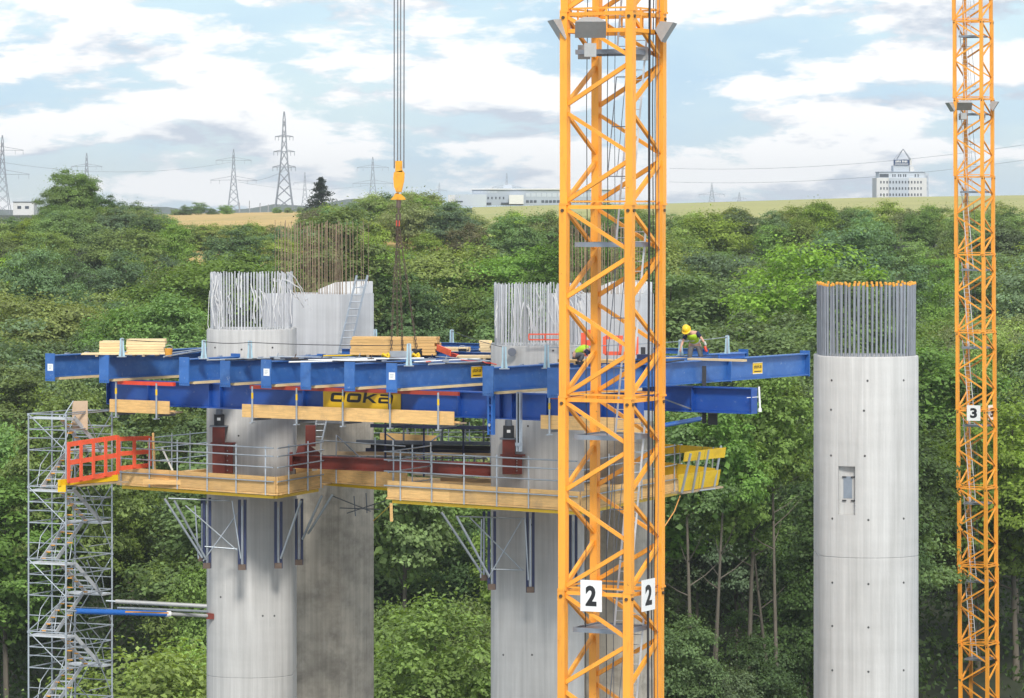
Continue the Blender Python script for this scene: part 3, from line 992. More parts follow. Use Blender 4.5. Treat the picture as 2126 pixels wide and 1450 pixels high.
def twin_pier(px, d, half_px, top_y, rear_corner_px, rear_d, rear_right_px, rear_top_y, joints_y, label, holes, bars_y, seed):
    sc = F / d
    cx, cy = (px - 1063) / sc, d
    rx = half_px / sc
    sag, straight = 1.25, 2.2
    ztop = ZC - (top_y - HY) / sc
    root = thing('bridge_pier', label, 'bridge pier', (cx, cy, GZ))
    o = shaft(cx, cy, rx, sag, straight, ztop, [ZC - (y - HY) / F * (cy - sag) for y in joints_y], GZ - 2).build('front_shaft', 'concrete', root, 'pale grey rounded front shaft')
    fix_normals(o)
    # rear shaft: a rectangular block with its own faces
    c = PX(rear_corner_px, HY, rear_d); c.z = 0
    k = (rear_right_px - 1063) / F
    ux, uy = 0.50, 0.866
    t = (k * c.y - c.x) / (ux - k * uy)
    e = c + V((ux, uy, 0)) * t
    vdir = V((uy, -ux, 0)) * -1
    f1 = c + vdir * 3.4; f2 = e + vdir * 3.4
    zt = ZC - (rear_top_y - HY) / F * rear_d
    mb = MB()
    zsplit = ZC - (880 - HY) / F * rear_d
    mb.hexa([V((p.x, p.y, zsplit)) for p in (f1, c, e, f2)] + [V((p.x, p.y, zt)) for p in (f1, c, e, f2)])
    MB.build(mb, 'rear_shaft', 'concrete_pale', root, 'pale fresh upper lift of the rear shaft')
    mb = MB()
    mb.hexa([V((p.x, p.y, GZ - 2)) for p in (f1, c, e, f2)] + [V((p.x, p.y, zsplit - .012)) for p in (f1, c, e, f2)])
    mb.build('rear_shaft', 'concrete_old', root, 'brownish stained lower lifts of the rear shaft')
    # dark shaft walls joining front and rear (web between the two leaves)
    # rebar with white wrapping over the front shaft
    rg = random.Random(seed)
    L = (top_y - bars_y) / sc
    me = rebar_mesh(L, .025); me.materials.append(MATS['rebar_white'])
    for i, p in enumerate(ring_points(cx, cy, rx, sag, straight, 96, .16)):
        r_ = part('rebar', me, None, root, (p.x - cx, p.y - cy, ztop - GZ))
        r_.rotation_euler = (rg.uniform(-.015, .015), rg.uniform(-.015, .015), 0); r_.scale = (rg.uniform(.8, 1.25), 1, rg.uniform(.975, 1.0))
    # torn strips of protective sheeting hanging between the bars
    for i in range(26):
        an = -math.pi * rg.uniform(.03, .97)
        x, y = cx + (rx - .09) * math.cos(an), cy + (sag - .09) * math.sin(an)
        z0 = ztop + L * rg.uniform(.55, .98); ln = L * rg.uniform(.35, .92)
        dx = rg.uniform(-.16, .22); pts = []
        for q in range(7):
            tq = q / 6
            pts.append(V((x + dx * math.sin(tq * 2.6) + rg.uniform(-.03, .03), y - .03 - .05 * math.sin(tq * 3) + rg.uniform(-.02, .02), max(ztop + .03, z0 - ln * tq))))
        curved_ribbon(pts, rg.uniform(.018, .045), (1, .2, 0)).build('sheeting_strip', 'strip_white', root)
    for i in range(6):
        x = cx + rx * rg.uniform(.55, 1.0); y = cy - .5; z0 = ztop + L * rg.uniform(.8, 1)
        ln = rg.uniform(.35, 1.1)
        pts = [V((x + ln * (q / 6) ** .8, y + .8 * q / 6, z0 - L * .62 * (q / 6) ** 1.5 * rg.uniform(.7, 1.1))) for q in range(7)]
        curved_ribbon(pts, rg.uniform(.03, .06), (.3, .2, .9)).build('sheeting_strip', 'strip_white', root)
    # bare rusty rebar on the rear shaft
    LB = (rear_top_y - 462) / F * rear_d
    mr = rebar_mesh(LB, .0115, 5); mr.materials.append(MATS['rust'])
    for row in range(3):
        n = (27, 22, 9)[row]
        for i in range(n):
            t_ = (i + .5 + rg.uniform(-.25, .25)) / n
            base = (f1.lerp(c, .12 + .88 * t_ * 1.0) if row < 2 else c.lerp(e, t_ * .95 + .02))
            inn = (e - c).normalized() * (.12 + .42 * row) if row < 2 else vdir * .14
            p = base + inn
            r_ = part('rusty_rebar', mr, None, root, (p.x - cx, p.y - cy, zt - GZ))
            r_.rotation_euler = (rg.uniform(-.012, .012), rg.uniform(-.012, .012), 0); r_.scale = (1, 1, rg.uniform(.93, 1.03))
    # white sheeting standing up round the rear of that shaft
    mb = MB()
    A = []
    for j, q in enumerate([f1.lerp(c, .3) + (e - c) * .92, f2.lerp(e, .5), f2.lerp(e, .75), e - (e - c) * .03, e.lerp(c, .4)]):
        A.append(V((q.x, q.y, zt + (.14, .42, .47, .45, .30)[j] + rg.uniform(-.03, .03))))
    B = [V((p.x, p.y, zt + .004)) for p in A]
    m = len(A); off = (c - e).normalized() * .05
    mb.add(B + A, [(i, i + 1, m + i + 1, m + i) for i in range(m - 1)])
    mb.add([p + off for p in B + A], [(i + 1, i, m + i, m + i + 1) for i in range(m - 1)])
    mb.build('sheeting', 'sheet_white', root, 'white protective sheet round the top of the rear shaft')
    tie_holes(root, cx, cy, rx, sag, holes)
    SPOTS.append(dict(cx=cx, cy=cy, rx=rx, sag=sag, ztop=ztop, c=c, e=e, f1=f1, f2=f2, zt=zt, root=root))
    return root


pL = twin_pier(519, 140.5, 90, 683, 705, 145.0, 776, 612, [1409], 'twin shafted pier beside the stair tower with white wrapped rebar on top',
               [(447, 722), (502, 726), (566, 722), (495, 905), (545, 1279), (570, 1279), (458, 1240)], 565, 3)
pM = twin_pier(1116, 135.0, 97, 716, 1306, 139.4, 1357, 612, [1600], 'twin shafted pier behind the near crane mast with white wrapped rebar on top',
               [(1149, 728), (1096, 885), (1105, 1090), (1105, 1360), (1045, 1360), (1160, 1235)], 588, 5)


def lone_pier():
    d = 121.0; sc = F / d
    cx = (1802 - 1063) / sc; rx = 104.5 / sc; sag, straight = 1.35, 1.6
    ztop = ZC - (738 - HY) / sc
    root = thing('bridge_pier', 'lone grey concrete pier with a bare grey rebar crown and a niche', 'bridge pier', (cx, d, GZ))
    o = shaft(cx, d, rx, sag, straight, ztop, [ZC - (1160 - HY) / F * (d - sag), ZC - (1600 - HY) / F * (d - sag)], GZ - 2).build('shaft', 'concrete', root)
    fix_normals(o)
    # niche cut into the nose
    p0, _ = nose_pt(cx, d, rx, sag, 1740, 968); p1, n1 = nose_pt(cx, d, rx, sag, 1776, 1070)
    ctr = (p0 + p1) / 2; nn = V((n1.x, n1.y, 0)).normalized(); tx = V((-nn.y, nn.x, 0))
    hw = abs((p1 - p0).dot(tx)) / 2; hh = abs(p0.z - p1.z) / 2
    cut = MB().box(ctr, tx * hw, nn * .16, Z * hh).build('niche_cutter', 'concrete')
    bm = bmesh.new(); bm.from_mesh(cut.data); bmesh.ops.recalc_face_normals(bm, faces=bm.faces); bm.to_mesh(cut.data); bm.free()
    md = o.modifiers.new('niche', 'BOOLEAN'); md.object = cut; md.operation = 'DIFFERENCE'; md.solver = 'EXACT'
    bpy.context.view_layer.update()
    dg = bpy.context.evaluated_depsgraph_get()
    me = bpy.data.meshes.new_from_object(o.evaluated_get(dg))
    o.modifiers.clear(); o.data = me
    bpy.data.objects.remove(cut)
    back = ctr - nn * .158
    MB().box(back + Z * hh * .12, tx * hw * .5, nn * .01, Z * hh * .45).build('steel_plate', 'steel_plate', root, 'pale steel plate set in the niche')
    for sx in (-.55, .45):
        for sz in (.55, -.42):
            for q in range(3):
                p = back + tx * hw * (sx + .16 * q) + Z * hh * sz
                MB().tube(p - nn * .01, p + nn * .05, .022, 6).build('bolt', 'dark', root)
    rg = random.Random(31)
    L = (738 - 592) / sc
    me = rebar_mesh(L, .036, 8); me.materials.append(MATS['rebar_grey'])
    mb = MB(); mb.tube((0, 0, -.02), (0, 0, .04), .043, 8); mb.tube((0, 0, .04), (0, 0, .06), .043, 8, .02)
    cm = mb.mesh('rebar_cap'); cm.materials.append(MATS['cap_orange'])
    for i, p in enumerate(ring_points(cx, d, rx, sag, straight, 72, .12)):
        dz = rg.uniform(-.02, .05); lx, ly = rg.uniform(-.012, .012), rg.uniform(-.012, .012)
        r_ = part('rebar', me, None, root, (p.x - cx, p.y - d, ztop - GZ), (lx, ly, 0)); r_.scale = (1, 1, 1 + dz / L)
        part('rebar_cap', cm, None, root, (p.x - cx + ly * L, p.y - d - lx * L, ztop - GZ + L + dz))
    tie_holes(root, cx, d, rx, sag, [(1727, 790), (1802, 791), (1876, 790), (1725, 851), (1794, 853), (1725, 946), (1795, 947), (1728, 1077), (1803, 1080), (1876, 1077),
                                     (1728, 1210), (1803, 1213), (1876, 1210), (1728, 1300), (1803, 1303), (1728, 1392), (1803, 1395), (1876, 1392)])
    return root


lone_pier()

# ------------------------------------------------------------------ falsework deck
HT = 5.45                    # top of the crossbeams below the eye
BH = 0.80                    # crossbeam depth
ROW = [(95, 17.0), (207, 17.0), (373, 2.9), (458, 16.8), (543, 17.0), (625, 17.0), (716, 17.0), (803, 17.0), (1003, 16.7), (1137, 16.75)]
ORD = ['first', 'second', 'third', 'fourth', 'fifth', 'sixth', 'seventh', 'eighth', 'ninth', 'tenth']
BEAM_A = []


def crossbeam(i, px, length):
    a = a_px(px, 0) + .21
    BEAM_A.append(a)
    p, q = D(a, .03, HT + BH / 2), D(a, length, HT + BH / 2)
    root = thing('crossbeam', '%s blue steel crossbeam of the deck counted from the stair tower' % ORD[i], 'steel beam', D(a, 0, HT + BH), 'crossbeams of the deck')
    MB().ibeam(p, q, BH, .34, .012, .035).build('beam', 'blue', root)
    c = D(a, 0, HT + .44)
    MB().box(c, DV * .215, DU * .025, Z * .50).build('end_plate', 'blue', root)
    for sx in (-.15, -.05, .05, .15):       # bolt row along the foot of the plate
        MB().tube(c + DV * sx - Z * .42 - DU * .03, c + DV * sx - Z * .42 - DU * .055, .022, 6).build('bolt', 'blue', root)
    c2 = D(a, length + .02, HT + .37)
    MB().box(c2, DV * .20, DU * .02, Z * .47).build('end_plate', 'blue', root)
    # timber bearing strip under the bottom flange, laid on the main girders
    MB().bar(D(a + .02, .32, HT + BH + .05), D(a + .02, min(length - .2, 5.2), HT + BH + .05), .40, .09).build('bearing_strip', 'wood_pale', root)
    if length > 8:
        for b in (5.6, 11.2):
            MB().box(D(a, b, HT + .40), DV * .18, DU * .02, Z * .44).build('splice_plate', 'blue', root)
    # clips along the top flange
    for b in (1.1, 2.2, 3.4, 5.0, 7.0):
        if b < length - .5:
            MB().box(D(a - .14, b, HT - .015), DV * .05, DU * .09, Z * .03).build('flange_clip', 'galv', root)
    if i in (0, 4, 7):                    # paper label on the end plate
        lc = c + Z * (.0 if i == 0 else .06) - DU * .028 + DV * .03
        lab = MB().box(lc, DV * .13, DU * .002, Z * .125).build('label_plate', 'white_paint', root)
        for k in range(3):
            MB().box(lc - DU * .003 + Z * (.05 - .05 * k) - DV * .01 * k, DV * (.08 - .015 * k), DU * .001, Z * .008).build('print_line', 'galv', root)
    if i in (7, 9):
        b = (3.5 if i == 7 else 0)
        k = (990 if i == 7 else 1573)
        # point of the beam's near face under that picture column
        lo, hi = 0, 17
        for _ in range(40):
            m = (lo + hi) / 2; pt = D(a + .02, m, HT + .4)
            if 1063 + F * pt.x / pt.y < k: lo = m
            else: hi = m
        b = lo
        pc = D(a + .016, b, HT + .42)
        sgn = MB().box(pc, DU * .34, DV * .006, Z * .20).build('maker_sign', 'sign_yellow', root)
        for sz in (-1, 1):
            MB().box(pc + DV * .009 + Z * .195 * sz, DU * .34, DV * .003, Z * .012).build('sign_border', 'white_paint', root)
        mb = MB(); put_shape(mb, LOGO, pc + DV * .0085 + Z * .05, DU * .52, Z * .52); mb.build('lettering', 'black_paint', root)
        MB().box(pc + DV * .0085 - Z * .12, DU * .24, DV * .001, Z * .018).build('lettering', 'black_paint', root)
    return root


for i, (px, ln) in enumerate(ROW):
    crossbeam(i, px, ln)

G_TOP, G_BOT = HT + BH + .10, 7.25


def girder(b, a0, a1, label, stiff):
    hh = (G_TOP + G_BOT) / 2
    root = thing('main_girder', label, 'steel girder', D((a0 + a1) / 2, b, G_BOT))
    MB().ibeam(D(a0, b, hh), D(a1, b, hh), G_BOT - G_TOP, .42, .016, .04).build('girder', 'blue_girder', root)
    for a in stiff:
        for s in (-1, 1):
            MB().box(D(a, b + s * .11, hh), DV * .015, DU * .085, Z * ((G_BOT - G_TOP) / 2 - .045)).build('stiffener', 'blue_girder', root)
    for a in (a0 - .015, a1 + .015):
        MB().box(D(a, b, hh), DV * .012, DU * .2, Z * ((G_BOT - G_TOP) / 2 - .01)).build('end_plate', 'blue_girder', root)
    return root


girder(1.6, -20.1, 2.6, 'front blue main girder under the near ends of the crossbeams', [-18.2, -15.4, -14.9, -11.2, -7.5, -4.6, -3.4, -2.9, -2.4, -1.0, 1.2])
girder(9.0, -20.1, 2.6, 'rear blue main girder behind the pier shafts', [-17, -12, -7.0, -2.5, .2])
# intermediate longitudinal beams lying on the crossbeams' far side and stacked lengths on deck
for j, (b, a0, a1, lab) in enumerate(((13.6, -19.5, -2.0, 'thin blue steel beam laid across the far crossbeams'), (6.4, -13.2, -6.6, 'blue steel beam laid across the middle crossbeams'))):
    mb = MB().ibeam(D(a0, b, HT - .11), D(a1, b, HT - .11), .2, .16, .008, .015)
    single(mb, 'steel_beam', 'blue', lab, 'steel beam')

# big yellow sign on the front girder
b_s = 1.6 - .022
for px0, px1 in ((672, 833),):
    a0, a1 = a_px(px0, b_s), a_px(px1, b_s)
    cs = D((a0 + a1) / 2, b_s - .02, 6.76)
    root = thing('maker_banner', 'yellow banner with black four letter maker name on the front girder', 'sign', cs - Z * .38)
    MB().box(cs, DV * (a1 - a0) / 2, DU * .012, Z * .385).build('board', 'sign_yellow', root)
    mb = MB(); put_shape(mb, LOGO, cs - DU * .0145 + Z * .08, DV * (a1 - a0) * .80, Z * 1.75); mb.build('lettering', 'black_paint', root)

# hanging access platforms in front of the front girder


def hang_platform(px0, px1, posts, label, b=.55, ledger=True, y_off=0):
    a0, a1 = a_px(px0, b), a_px(px1, b)
    root = thing('hanging_platform', label, 'work platform', D((a0 + a1) / 2, b, 7.42), 'platforms hung from the crossbeam ends')
    hb0, hb1 = 7.00, 7.46
    n = max(1, round((a1 - a0) / 4.2))
    for k in range(n):
        MB().box(D(a0 + (a1 - a0) * (k + .5) / n, b, (hb0 + hb1) / 2), DV * ((a1 - a0) / n / 2 - .004), DU * .02, Z * (hb1 - hb0) / 2).build('toe_board', 'wood', root)
    for k in range(4):
        MB().bar(D(a0, b + .16 + k * .23, 7.43), D(a1 - .05 * k, b + .16 + k * .23, 7.43), .22, .05).build('floor_plank', 'wood_grey', root)
    MB().bar(D(a0 + .1, b + .1, 7.36), D(a1 + .15, b + .1, 7.36), .1, .06).build('edge_strip', 'wood', root)
    if ledger:
        MB().bar(D(a0 + .12, b + .34, HT + BH + .16), D(a1 - .05, b + .34, HT + BH + .16), .12, .13).build('ledger', 'red_shaded' if px0 > 400 else 'red', root)  # long platform's ledger takes the red darkened for shade, the short one plain red
    for p in posts:
        a = a_px(p, b)
        po = MB().tube(D(a, b - .06, HT + BH + .12), D(a, b - .06, 7.62), .034, 8).build('post', 'galv', root)
        MB().tube(D(a, b - .06, HT + BH + .34), D(a, b - .06, HT + BH + .55), .040, 8).build('sleeve', 'yellow', po)
        MB().box(D(a, b - .05, 7.64), DV * .05, DU * .12, Z * .02).build('foot', 'galv', po)
        MB().bar(D(a, b - .08, 7.53), D(a, b + 1.0, 7.53), .05, .08).build('bearer', 'galv_dark', root)
    return root


hang_platform(228, 352, (243, 327), 'short timber platform hung below the deck corner nearest the stair tower')
hang_platform(503, 943, (526, 618, 714, 812, 912), 'long timber platform hung in front of the yellow banner')
hang_platform(1123, 1330, (1143, 1232, 1300), 'timber platform hung below the deck behind the near crane mast')
# blue hanger frames
for px, py0, py1, lab in ((1020, 815, 903, 'blue perforated hanger profile in front of the middle pier'),):
    b = .35; a = a_px(px, b)
    t0 = D(a, b, 0)
    h0, h1 = (py0 - HY) / F * t0.y, (py1 - HY) / F * t0.y
    r_ = thing('hanger_profile', lab, 'steel profile', D(a, b, h1))
    for s in (-1, 1):
        MB().box(D(a + s * .075, b, (h0 + h1) / 2), DV * .03, DU * .08, Z * (h1 - h0) / 2).build('channel', 'blue_bright', r_)
    for k in range(5):
        h = h0 + (h1 - h0) * (k + .5) / 5
        MB().box(D(a, b - .06, h), DV * .05, DU * .02, Z * .03).build('spacer', 'blue_girder', r_)
    MB().tube(D(a, b - .09, h1 - .33), D(a, b - .13, h1 - .33), .05, 8).build('pin', 'galv', r_)

b = 1.2; a = a_px(1078, b)
r_ = thing('spindle_post', 'galvanised spindle post beside the red support of the middle pier', 'prop', D(a, b, 8.35))
for s in (-1, 1):
    MB().box(D(a + s * .06, b, 7.3), DV * .025, DU * .06, Z * 1.0).build('channel', 'galv', r_)
MB().tube(D(a, b - .03, 6.35), D(a, b - .03, 8.1), .03, 8).build('spindle', 'dark', r_)
MB().box(D(a, b - .02, 8.05), DV * .09, DU * .09, Z * .05).build('nut', 'galv', r_)

# right end: hanger, blue push-pull prop and tie rod
r_ = thing('suspension_hanger', 'dark steel hanger at the open end of the rear girder', 'steel frame', HP(1462, 876, 7.6))
base = HP(1462, 876, 7.6)
MB().box(base + Z * .95, V((.07, 0, 0)), V((0, .07, 0)), Z * 1.0).build('post', 'dark', r_)
MB().box(base + Z * .1 + V((.3, 0, 0)), V((.16, 0, 0)), V((0, .2, 0)), Z * .2).build('shoe', 'dark', r_)
MB().bar(base + Z * .45 - V((1.4, .2, -.35)), base + Z * .28, .05, .05).build('stay', 'galv_dark', r_)
p, q = HP(1376, 884, 7.7), HP(1452, 870, 7.62)
r_ = thing('tubular_prop', 'bright blue tubular prop under the deck beside the near crane mast', 'prop', p)
MB().tube(p, q, .085, 12).build('tube', 'blue_bright', r_)
MB().tube(q, q + (q - p).normalized() * .28, .045, 8).build('spindle', 'galv', r_)
MB().box(q + (q - p).normalized() * .3, V((.06, 0, 0)), V((0, .06, 0)), Z * .07).build('end_fork', 'galv_dark', r_)
e0 = D(2.66, 9.0, G_TOP)
mb = MB().tube(e0 + V((.12, -.1, .05)), e0 + V((.16, -.1, -.75)), .035, 8)
mb.tube(e0 + V((.15, -.1, -.70)), e0 + V((.155, -.1, -.82)), .065, 8)
mb.bar(e0 + V((-.3, -.1, -.33)), e0 + V((.15, -.1, -.30)), .02, .02)
single(mb, 'tie_rod', 'white_paint', 'white tie rod hanging at the end plate of the rear girder', 'tie rod')

# ------------------------------------------------------------------ things on the deck


def edge_post(px, py0, py1, i, b=None, label=None):
    d = HT * F / (py1 - HY)
    p = PX(px, py1, d); h = (py1 - py0) / F * d
    root = thing('edge_post', label, 'guard post', p, 'edge guard posts on the crossbeams')
    for s in (-1, 1):
        poly = [p + V((s * .015, 0, .015)), p + V((s * .115, 0, .015)), p + V((s * .08, 0, h * .4)), p + V((s * .072, 0, h)), p + V((s * .03, 0, h))]
        MB().prism(poly, (0, .04, 0)).build('cheek', 'pale_blue', root)
    MB().box(p + V((0, .02, h * .5 + .02)), V((.028, 0, 0)), V((0, .02, 0)), Z * (h * .5)).build('web', 'galv', root)
    MB().box(p + V((0, .02, .0)), V((.17, 0, 0)), V((0, .1, 0)), Z * .013).build('base_plate', 'galv', root)
    return p + Z * h


ep = {}
for i, (px, y0, y1, lab) in enumerate(((253, 703, 741, 'pale guard post in front of the pine plank stacks'), (423, 707, 745, 'pale guard post at the corner of the pier beside the stair tower'),
                                       (519, 708, 747, 'pale guard post in front of the round nose of the pier beside the stair tower'), (849, 714, 760, 'pale guard post in front of the long timber bundle'),
                                       (938, 685, 721, 'pale guard post at the far edge of the deck beyond the timber'), (1047, 720, 766, 'pale guard post left of the round floodlight on the middle pier'),
                                       (1135, 716, 765, 'pale guard post between the round floodlight and the near crane mast'), (1413, 706, 739, 'pale guard post at the bent worker\'s hand'),
                                       (1510, 697, 737, 'pale guard post at the free end of the deck beyond the worker'), (779, 684, 708, 'pale guard post behind the ladder by the rear shaft'))):
    ep[px] = edge_post(px, y0, y1, i, label=lab)


def rope(name, pts, r, mt, label, cat, sag=0.0):
    P = []
    for a, b in zip(pts, pts[1:]):
        for k in range(8):
            t = k / 8; q = V(a).lerp(V(b), t); q.z -= sag * 4 * t * (1 - t); P.append(q)
    P.append(V(pts[-1]))
    return single(MB().path(P, r, 6), name, mt, label, cat)


rope('guard_rope', [ep[253] - Z * .04, ep[423] - Z * .04, ep[519] - V((0, .1, .05)), ep[849] - Z * .04], .014, 'cable', 'dark guard rope strung past the pier beside the stair tower', 'rope', .05)
rope('guard_rope', [ep[1135] - Z * .1, ep[1413] - Z * .06, ep[1510] - Z * .05], .016, 'galv', 'steel guard rope behind the bent worker', 'rope', .02)
rope('guard_rope', [ep[938] - Z * .05, ep[1047] - Z * .1 + V((0, 2, 0))], .012, 'cable', 'thin guard rope at the far edge of the deck', 'rope', .05)


def plank_stack(px0, px1, y_top, y_bot, label, rows, cols, mt='wood_pale', ang=None, depth=.9, seed=0):
    d = HT * F / (y_bot - HY)
    p0, p1 = PX(px0, y_bot, d), PX(px1, y_bot, d)
    rg = random.Random(seed)
    L = (p1 - p0).length; h = (y_bot - y_top) / F * d
    t = (p1 - p0).normalized()
    t = V((t.x, t.y + (ang or 0), 0)).normalized()
    s = V((-t.y, t.x, 0))
    root = thing('timber_stack', label, 'timber', (p0 + p1) / 2)
    for k in range(2):
        c = p0 + t * L * (.2 + .6 * k) + s * depth / 2 + Z * .03
        MB().box(c, t * .05, s * depth * .5, Z * .028).build('batten', 'wood_grey', root)
    ph = (h - .06) / rows; pw = depth / cols
    for r in range(rows):
        for c in range(cols):
            x0, x1 = rg.uniform(-.05, .05), L + rg.uniform(-.08, .06)
            ctr = p0 + t * (x0 + x1) / 2 + s * (pw * (c + .5)) + Z * (.062 + ph * (r + .5))
            MB().box(ctr, t * (x1 - x0) / 2, s * (pw / 2 - .004), Z * (ph / 2 - .004)).build('plank', mt, root)
    return root


plank_stack(208, 252, 709, 739, 'short stack of sawn pine planks at the deck corner by the stair tower', 5, 4, seed=1)
plank_stack(262, 340, 705, 740, 'larger stack of sawn pine planks beside the short stack', 6, 4, seed=2)
plank_stack(168, 330, 735, 741, 'low layer of loose boards under the pine plank stacks', 1, 4, depth=1.3, seed=12)
plank_stack(728, 908, 700, 741, 'long bundle of squared timber in the middle of the deck', 6, 4, mt='wood', ang=-.12, seed=3)
plank_stack(912, 970, 722, 738, 'low stack of boards beside the long timber bundle', 3, 4, ang=-.1, seed=4)
plank_stack(997, 1019, 708, 737, 'short upright timber pile against the middle pier', 5, 3, seed=5)
plank_stack(950, 1019, 739, 748, 'few loose boards in front of the middle pier', 2, 4, seed=6)
plank_stack(1168, 1300, 748, 758, 'boards on the deck beside the crouching worker', 2, 4, mt='wood', seed=8)
# long plank beside the standing worker
p, q = HP(1382, 744, HT - .03), HP(1546, 749, HT - .03)
single(MB().bar(p, q, .28, .07), 'plank', 'wood_pale', 'single long pale plank laid along the deck edge below the bent worker', 'plank')
p, q = HP(1385, 748, HT - .02), HP(1476, 744, HT - .02)
single(MB().bar(p, q, .12, .10), 'steel_channel', 'blue', 'short blue steel channel with holes beside the long pale plank', 'steel channel')
for px, y, lab in ((1492, 737, 'short blue beam end behind the last guard post'),):
    p, q = HP(1492, 741, HT - .08), HP(1546, 738, HT - .08)
    single(MB().ibeam(p, q, .18, .18, .01, .02), 'steel_beam', 'blue_bright', lab, 'steel beam')
# loose rods and tubes
rg = random.Random(40)
rods = [((505, 746), (1010, 757), 'cable'), ((560, 741), (800, 744), 'galv'), ((640, 748), (880, 744), 'white_paint'), ((670, 739), (790, 737), 'yellow'), ((690, 743), (905, 747), 'galv'),
        ((600, 752), (780, 748), 'white_paint'), ((860, 752), (1015, 744), 'white_paint'), ((905, 741), (1018, 750), 'galv'), ((430, 748), (560, 744), 'galv'), ((890, 757), (1015, 750), 'galv'), ((340, 741), (420, 728), 'galv'),
        ((345, 735), (425, 724), 'galv')]
cl = {'cable': 'black', 'galv': 'grey', 'white_paint': 'white', 'yellow': 'yellow'}
for i, (a_, b_, m_) in enumerate(rods):
    p, q = HP(*a_, HT - .05), HP(*b_, HT - .05)
    near = 'behind the row of beam ends' if i < 10 else 'beside the corner of the stair tower pier'
    single(MB().tube(p, q, .028 if m_ != 'cable' else .02, 8), 'loose_tube', m_, 'long thin %s tube lying on the deck %s' % (cl[m_], near), 'tube', 'loose tubes on the deck')
p, q = HP(905, 728, HT - .15), HP(950, 740, HT - .08)
single(MB().bar(p, q, .10, .14), 'red_bar', 'red', 'bright red steel bar lying at the end of the timber bundle', 'steel bar')
p, q = HP(908, 722, HT - .35), HP(935, 733, HT - .2)
single(MB().bar(p, q, .06, .22), 'red_bar', 'orange_mesh', 'orange red barrier piece leaning on the timber bundle end', 'barrier')
for k, (px0, px1, y) in enumerate(((968, 998, 727), (972, 996, 732), (905, 972, 721))):
    p, q = HP(px0, y + 4, HT - .1), HP(px1, y + 3, HT - .1)
    single(MB().ibeam(p, q, .14, .14, .01, .02), 'steel_beam', 'blue', ('upper' if k == 0 else 'lower' if k == 1 else 'farther') + ' short blue beam lying beyond the low board stack', 'steel beam')
# load under the hook: grey work box with chains
lo = HP(845, 744, HT)
r_ = thing('lifting_load', 'grey steel basket with coiled chain below the crane hook', 'steel basket', lo)
MB().box(lo + V((-.2, .3, .14)), V((.42, 0, 0)), V((0, .3, 0)), Z * .10).build('basket', 'galv', r_)
for k in range(5):
    an = k * 1.2
    P = [lo + V((.35 + .16 * math.cos(t * .7 + an), .2 + .12 * math.sin(t * .7 + an), .12 + .04 * k + .03 * math.sin(t))) for t in range(10)]
    MB().path(P, .035, 6).build('chain_coil', 'dark', r_)
for sx, nm in ((-.75, 'left'), (.32, 'right')):
    bm_ = lo + V((sx, -.1, .09))
    MB().path([bm_ + V((.12 * math.cos(t), .1 * math.sin(t), .07 * math.sin(t * 2))) for t in np.linspace(0, 6.2, 9)], .05, 6).build('strap', 'yellow', r_)
# small tools by the ladder foot
tp = HP(742, 736, HT)
r_ = thing('tool_crate', 'dark wire crate with tools at the foot of the ladder', 'crate', tp)
MB().box(tp + Z * .05, V((.26, 0, 0)), V((0, .2, 0)), Z * .045).build('tray', 'dark', r_)
for k in range(6):
    MB().tube(tp + V((-.22 + .085 * k, 0, .08)), tp + V((-.22 + .085 * k, 0, .24)), .014, 6).build('bar', 'navy', r_)
MB().tube(tp + V((-.25, 0, .24)), tp + V((.25, 0, .24)), .014, 6).build('handle', 'navy', r_)
p = HP(1334, 746, HT)
r_ = thing('hydraulic_unit', 'small dark blue power unit on the deck by the near crane mast', 'power unit', p)
MB().box(p + Z * .09, V((.2, 0, 0)), V((0, .15, 0)), Z * .08).build('tank', 'navy', r_)
MB().box(p + V((.02, 0, .3)), V((.08, 0, 0)), V((0, .08, 0)), Z * .12).build('motor', 'dark', r_)

# round floodlight on the middle pier
S = SPOTS[1]
p, nr = nose_pt(S['cx'], S['cy'], S['rx'], S['sag'], 1066, 729)
r_ = thing('floodlight', 'round silver floodlight fixed on the nose of the middle pier', 'floodlight', p - Z * .16)
fd = (nr + V((.35, -.3, -.25))).normalized()
mb = MB(); mb.tube(p + nr * .10, p + nr * .10 + fd * .14, .07, 12, .155); mb.build('reflector', 'lamp_grey', r_)
MB().tube(p + nr * .10 + fd * .141, p + nr * .10 + fd * .165, .15, 12).build('glass', 'lamp_glass', r_)
MB().tube(p - nr * .02, p + nr * .12, .07, 8).build('housing', 'dark', r_)

# orange mesh frames standing on the deck at the middle pier
def red_frame(pts_px, d, label, cols=3, mt='orange_mesh', w=.13, rails=3, cat='barrier'):
    (x0, y0), (x1, y1), (x2, y2), (x3, y3) = pts_px      # top left, top right, bottom right, bottom left
    d0, d1 = d if isinstance(d, tuple) else (d, d)
    A, B, C_, E = PX(x0, y0, d0), PX(x1, y1, d1), PX(x2, y2, d1), PX(x3, y3, d0)
    root = thing('mesh_barrier', label, cat, (C_ + E) / 2)
    nrm = (B - A).cross(A - E).normalized()
    for k in range(rails):
        t = k / (rails - 1)
        MB().bar(A.lerp(E, t * .94 + .03), B.lerp(C_, t * .94 + .03), .03, w, (A - E)).build('rail', mt, root)
    for k in range(cols + 1):
        t = k / cols
        MB().bar(A.lerp(B, t) + nrm * .035 + (A - E) * .02, E.lerp(C_, t) + nrm * .035, .03, w * .9, (B - A)).build('post', mt, root)
    return root


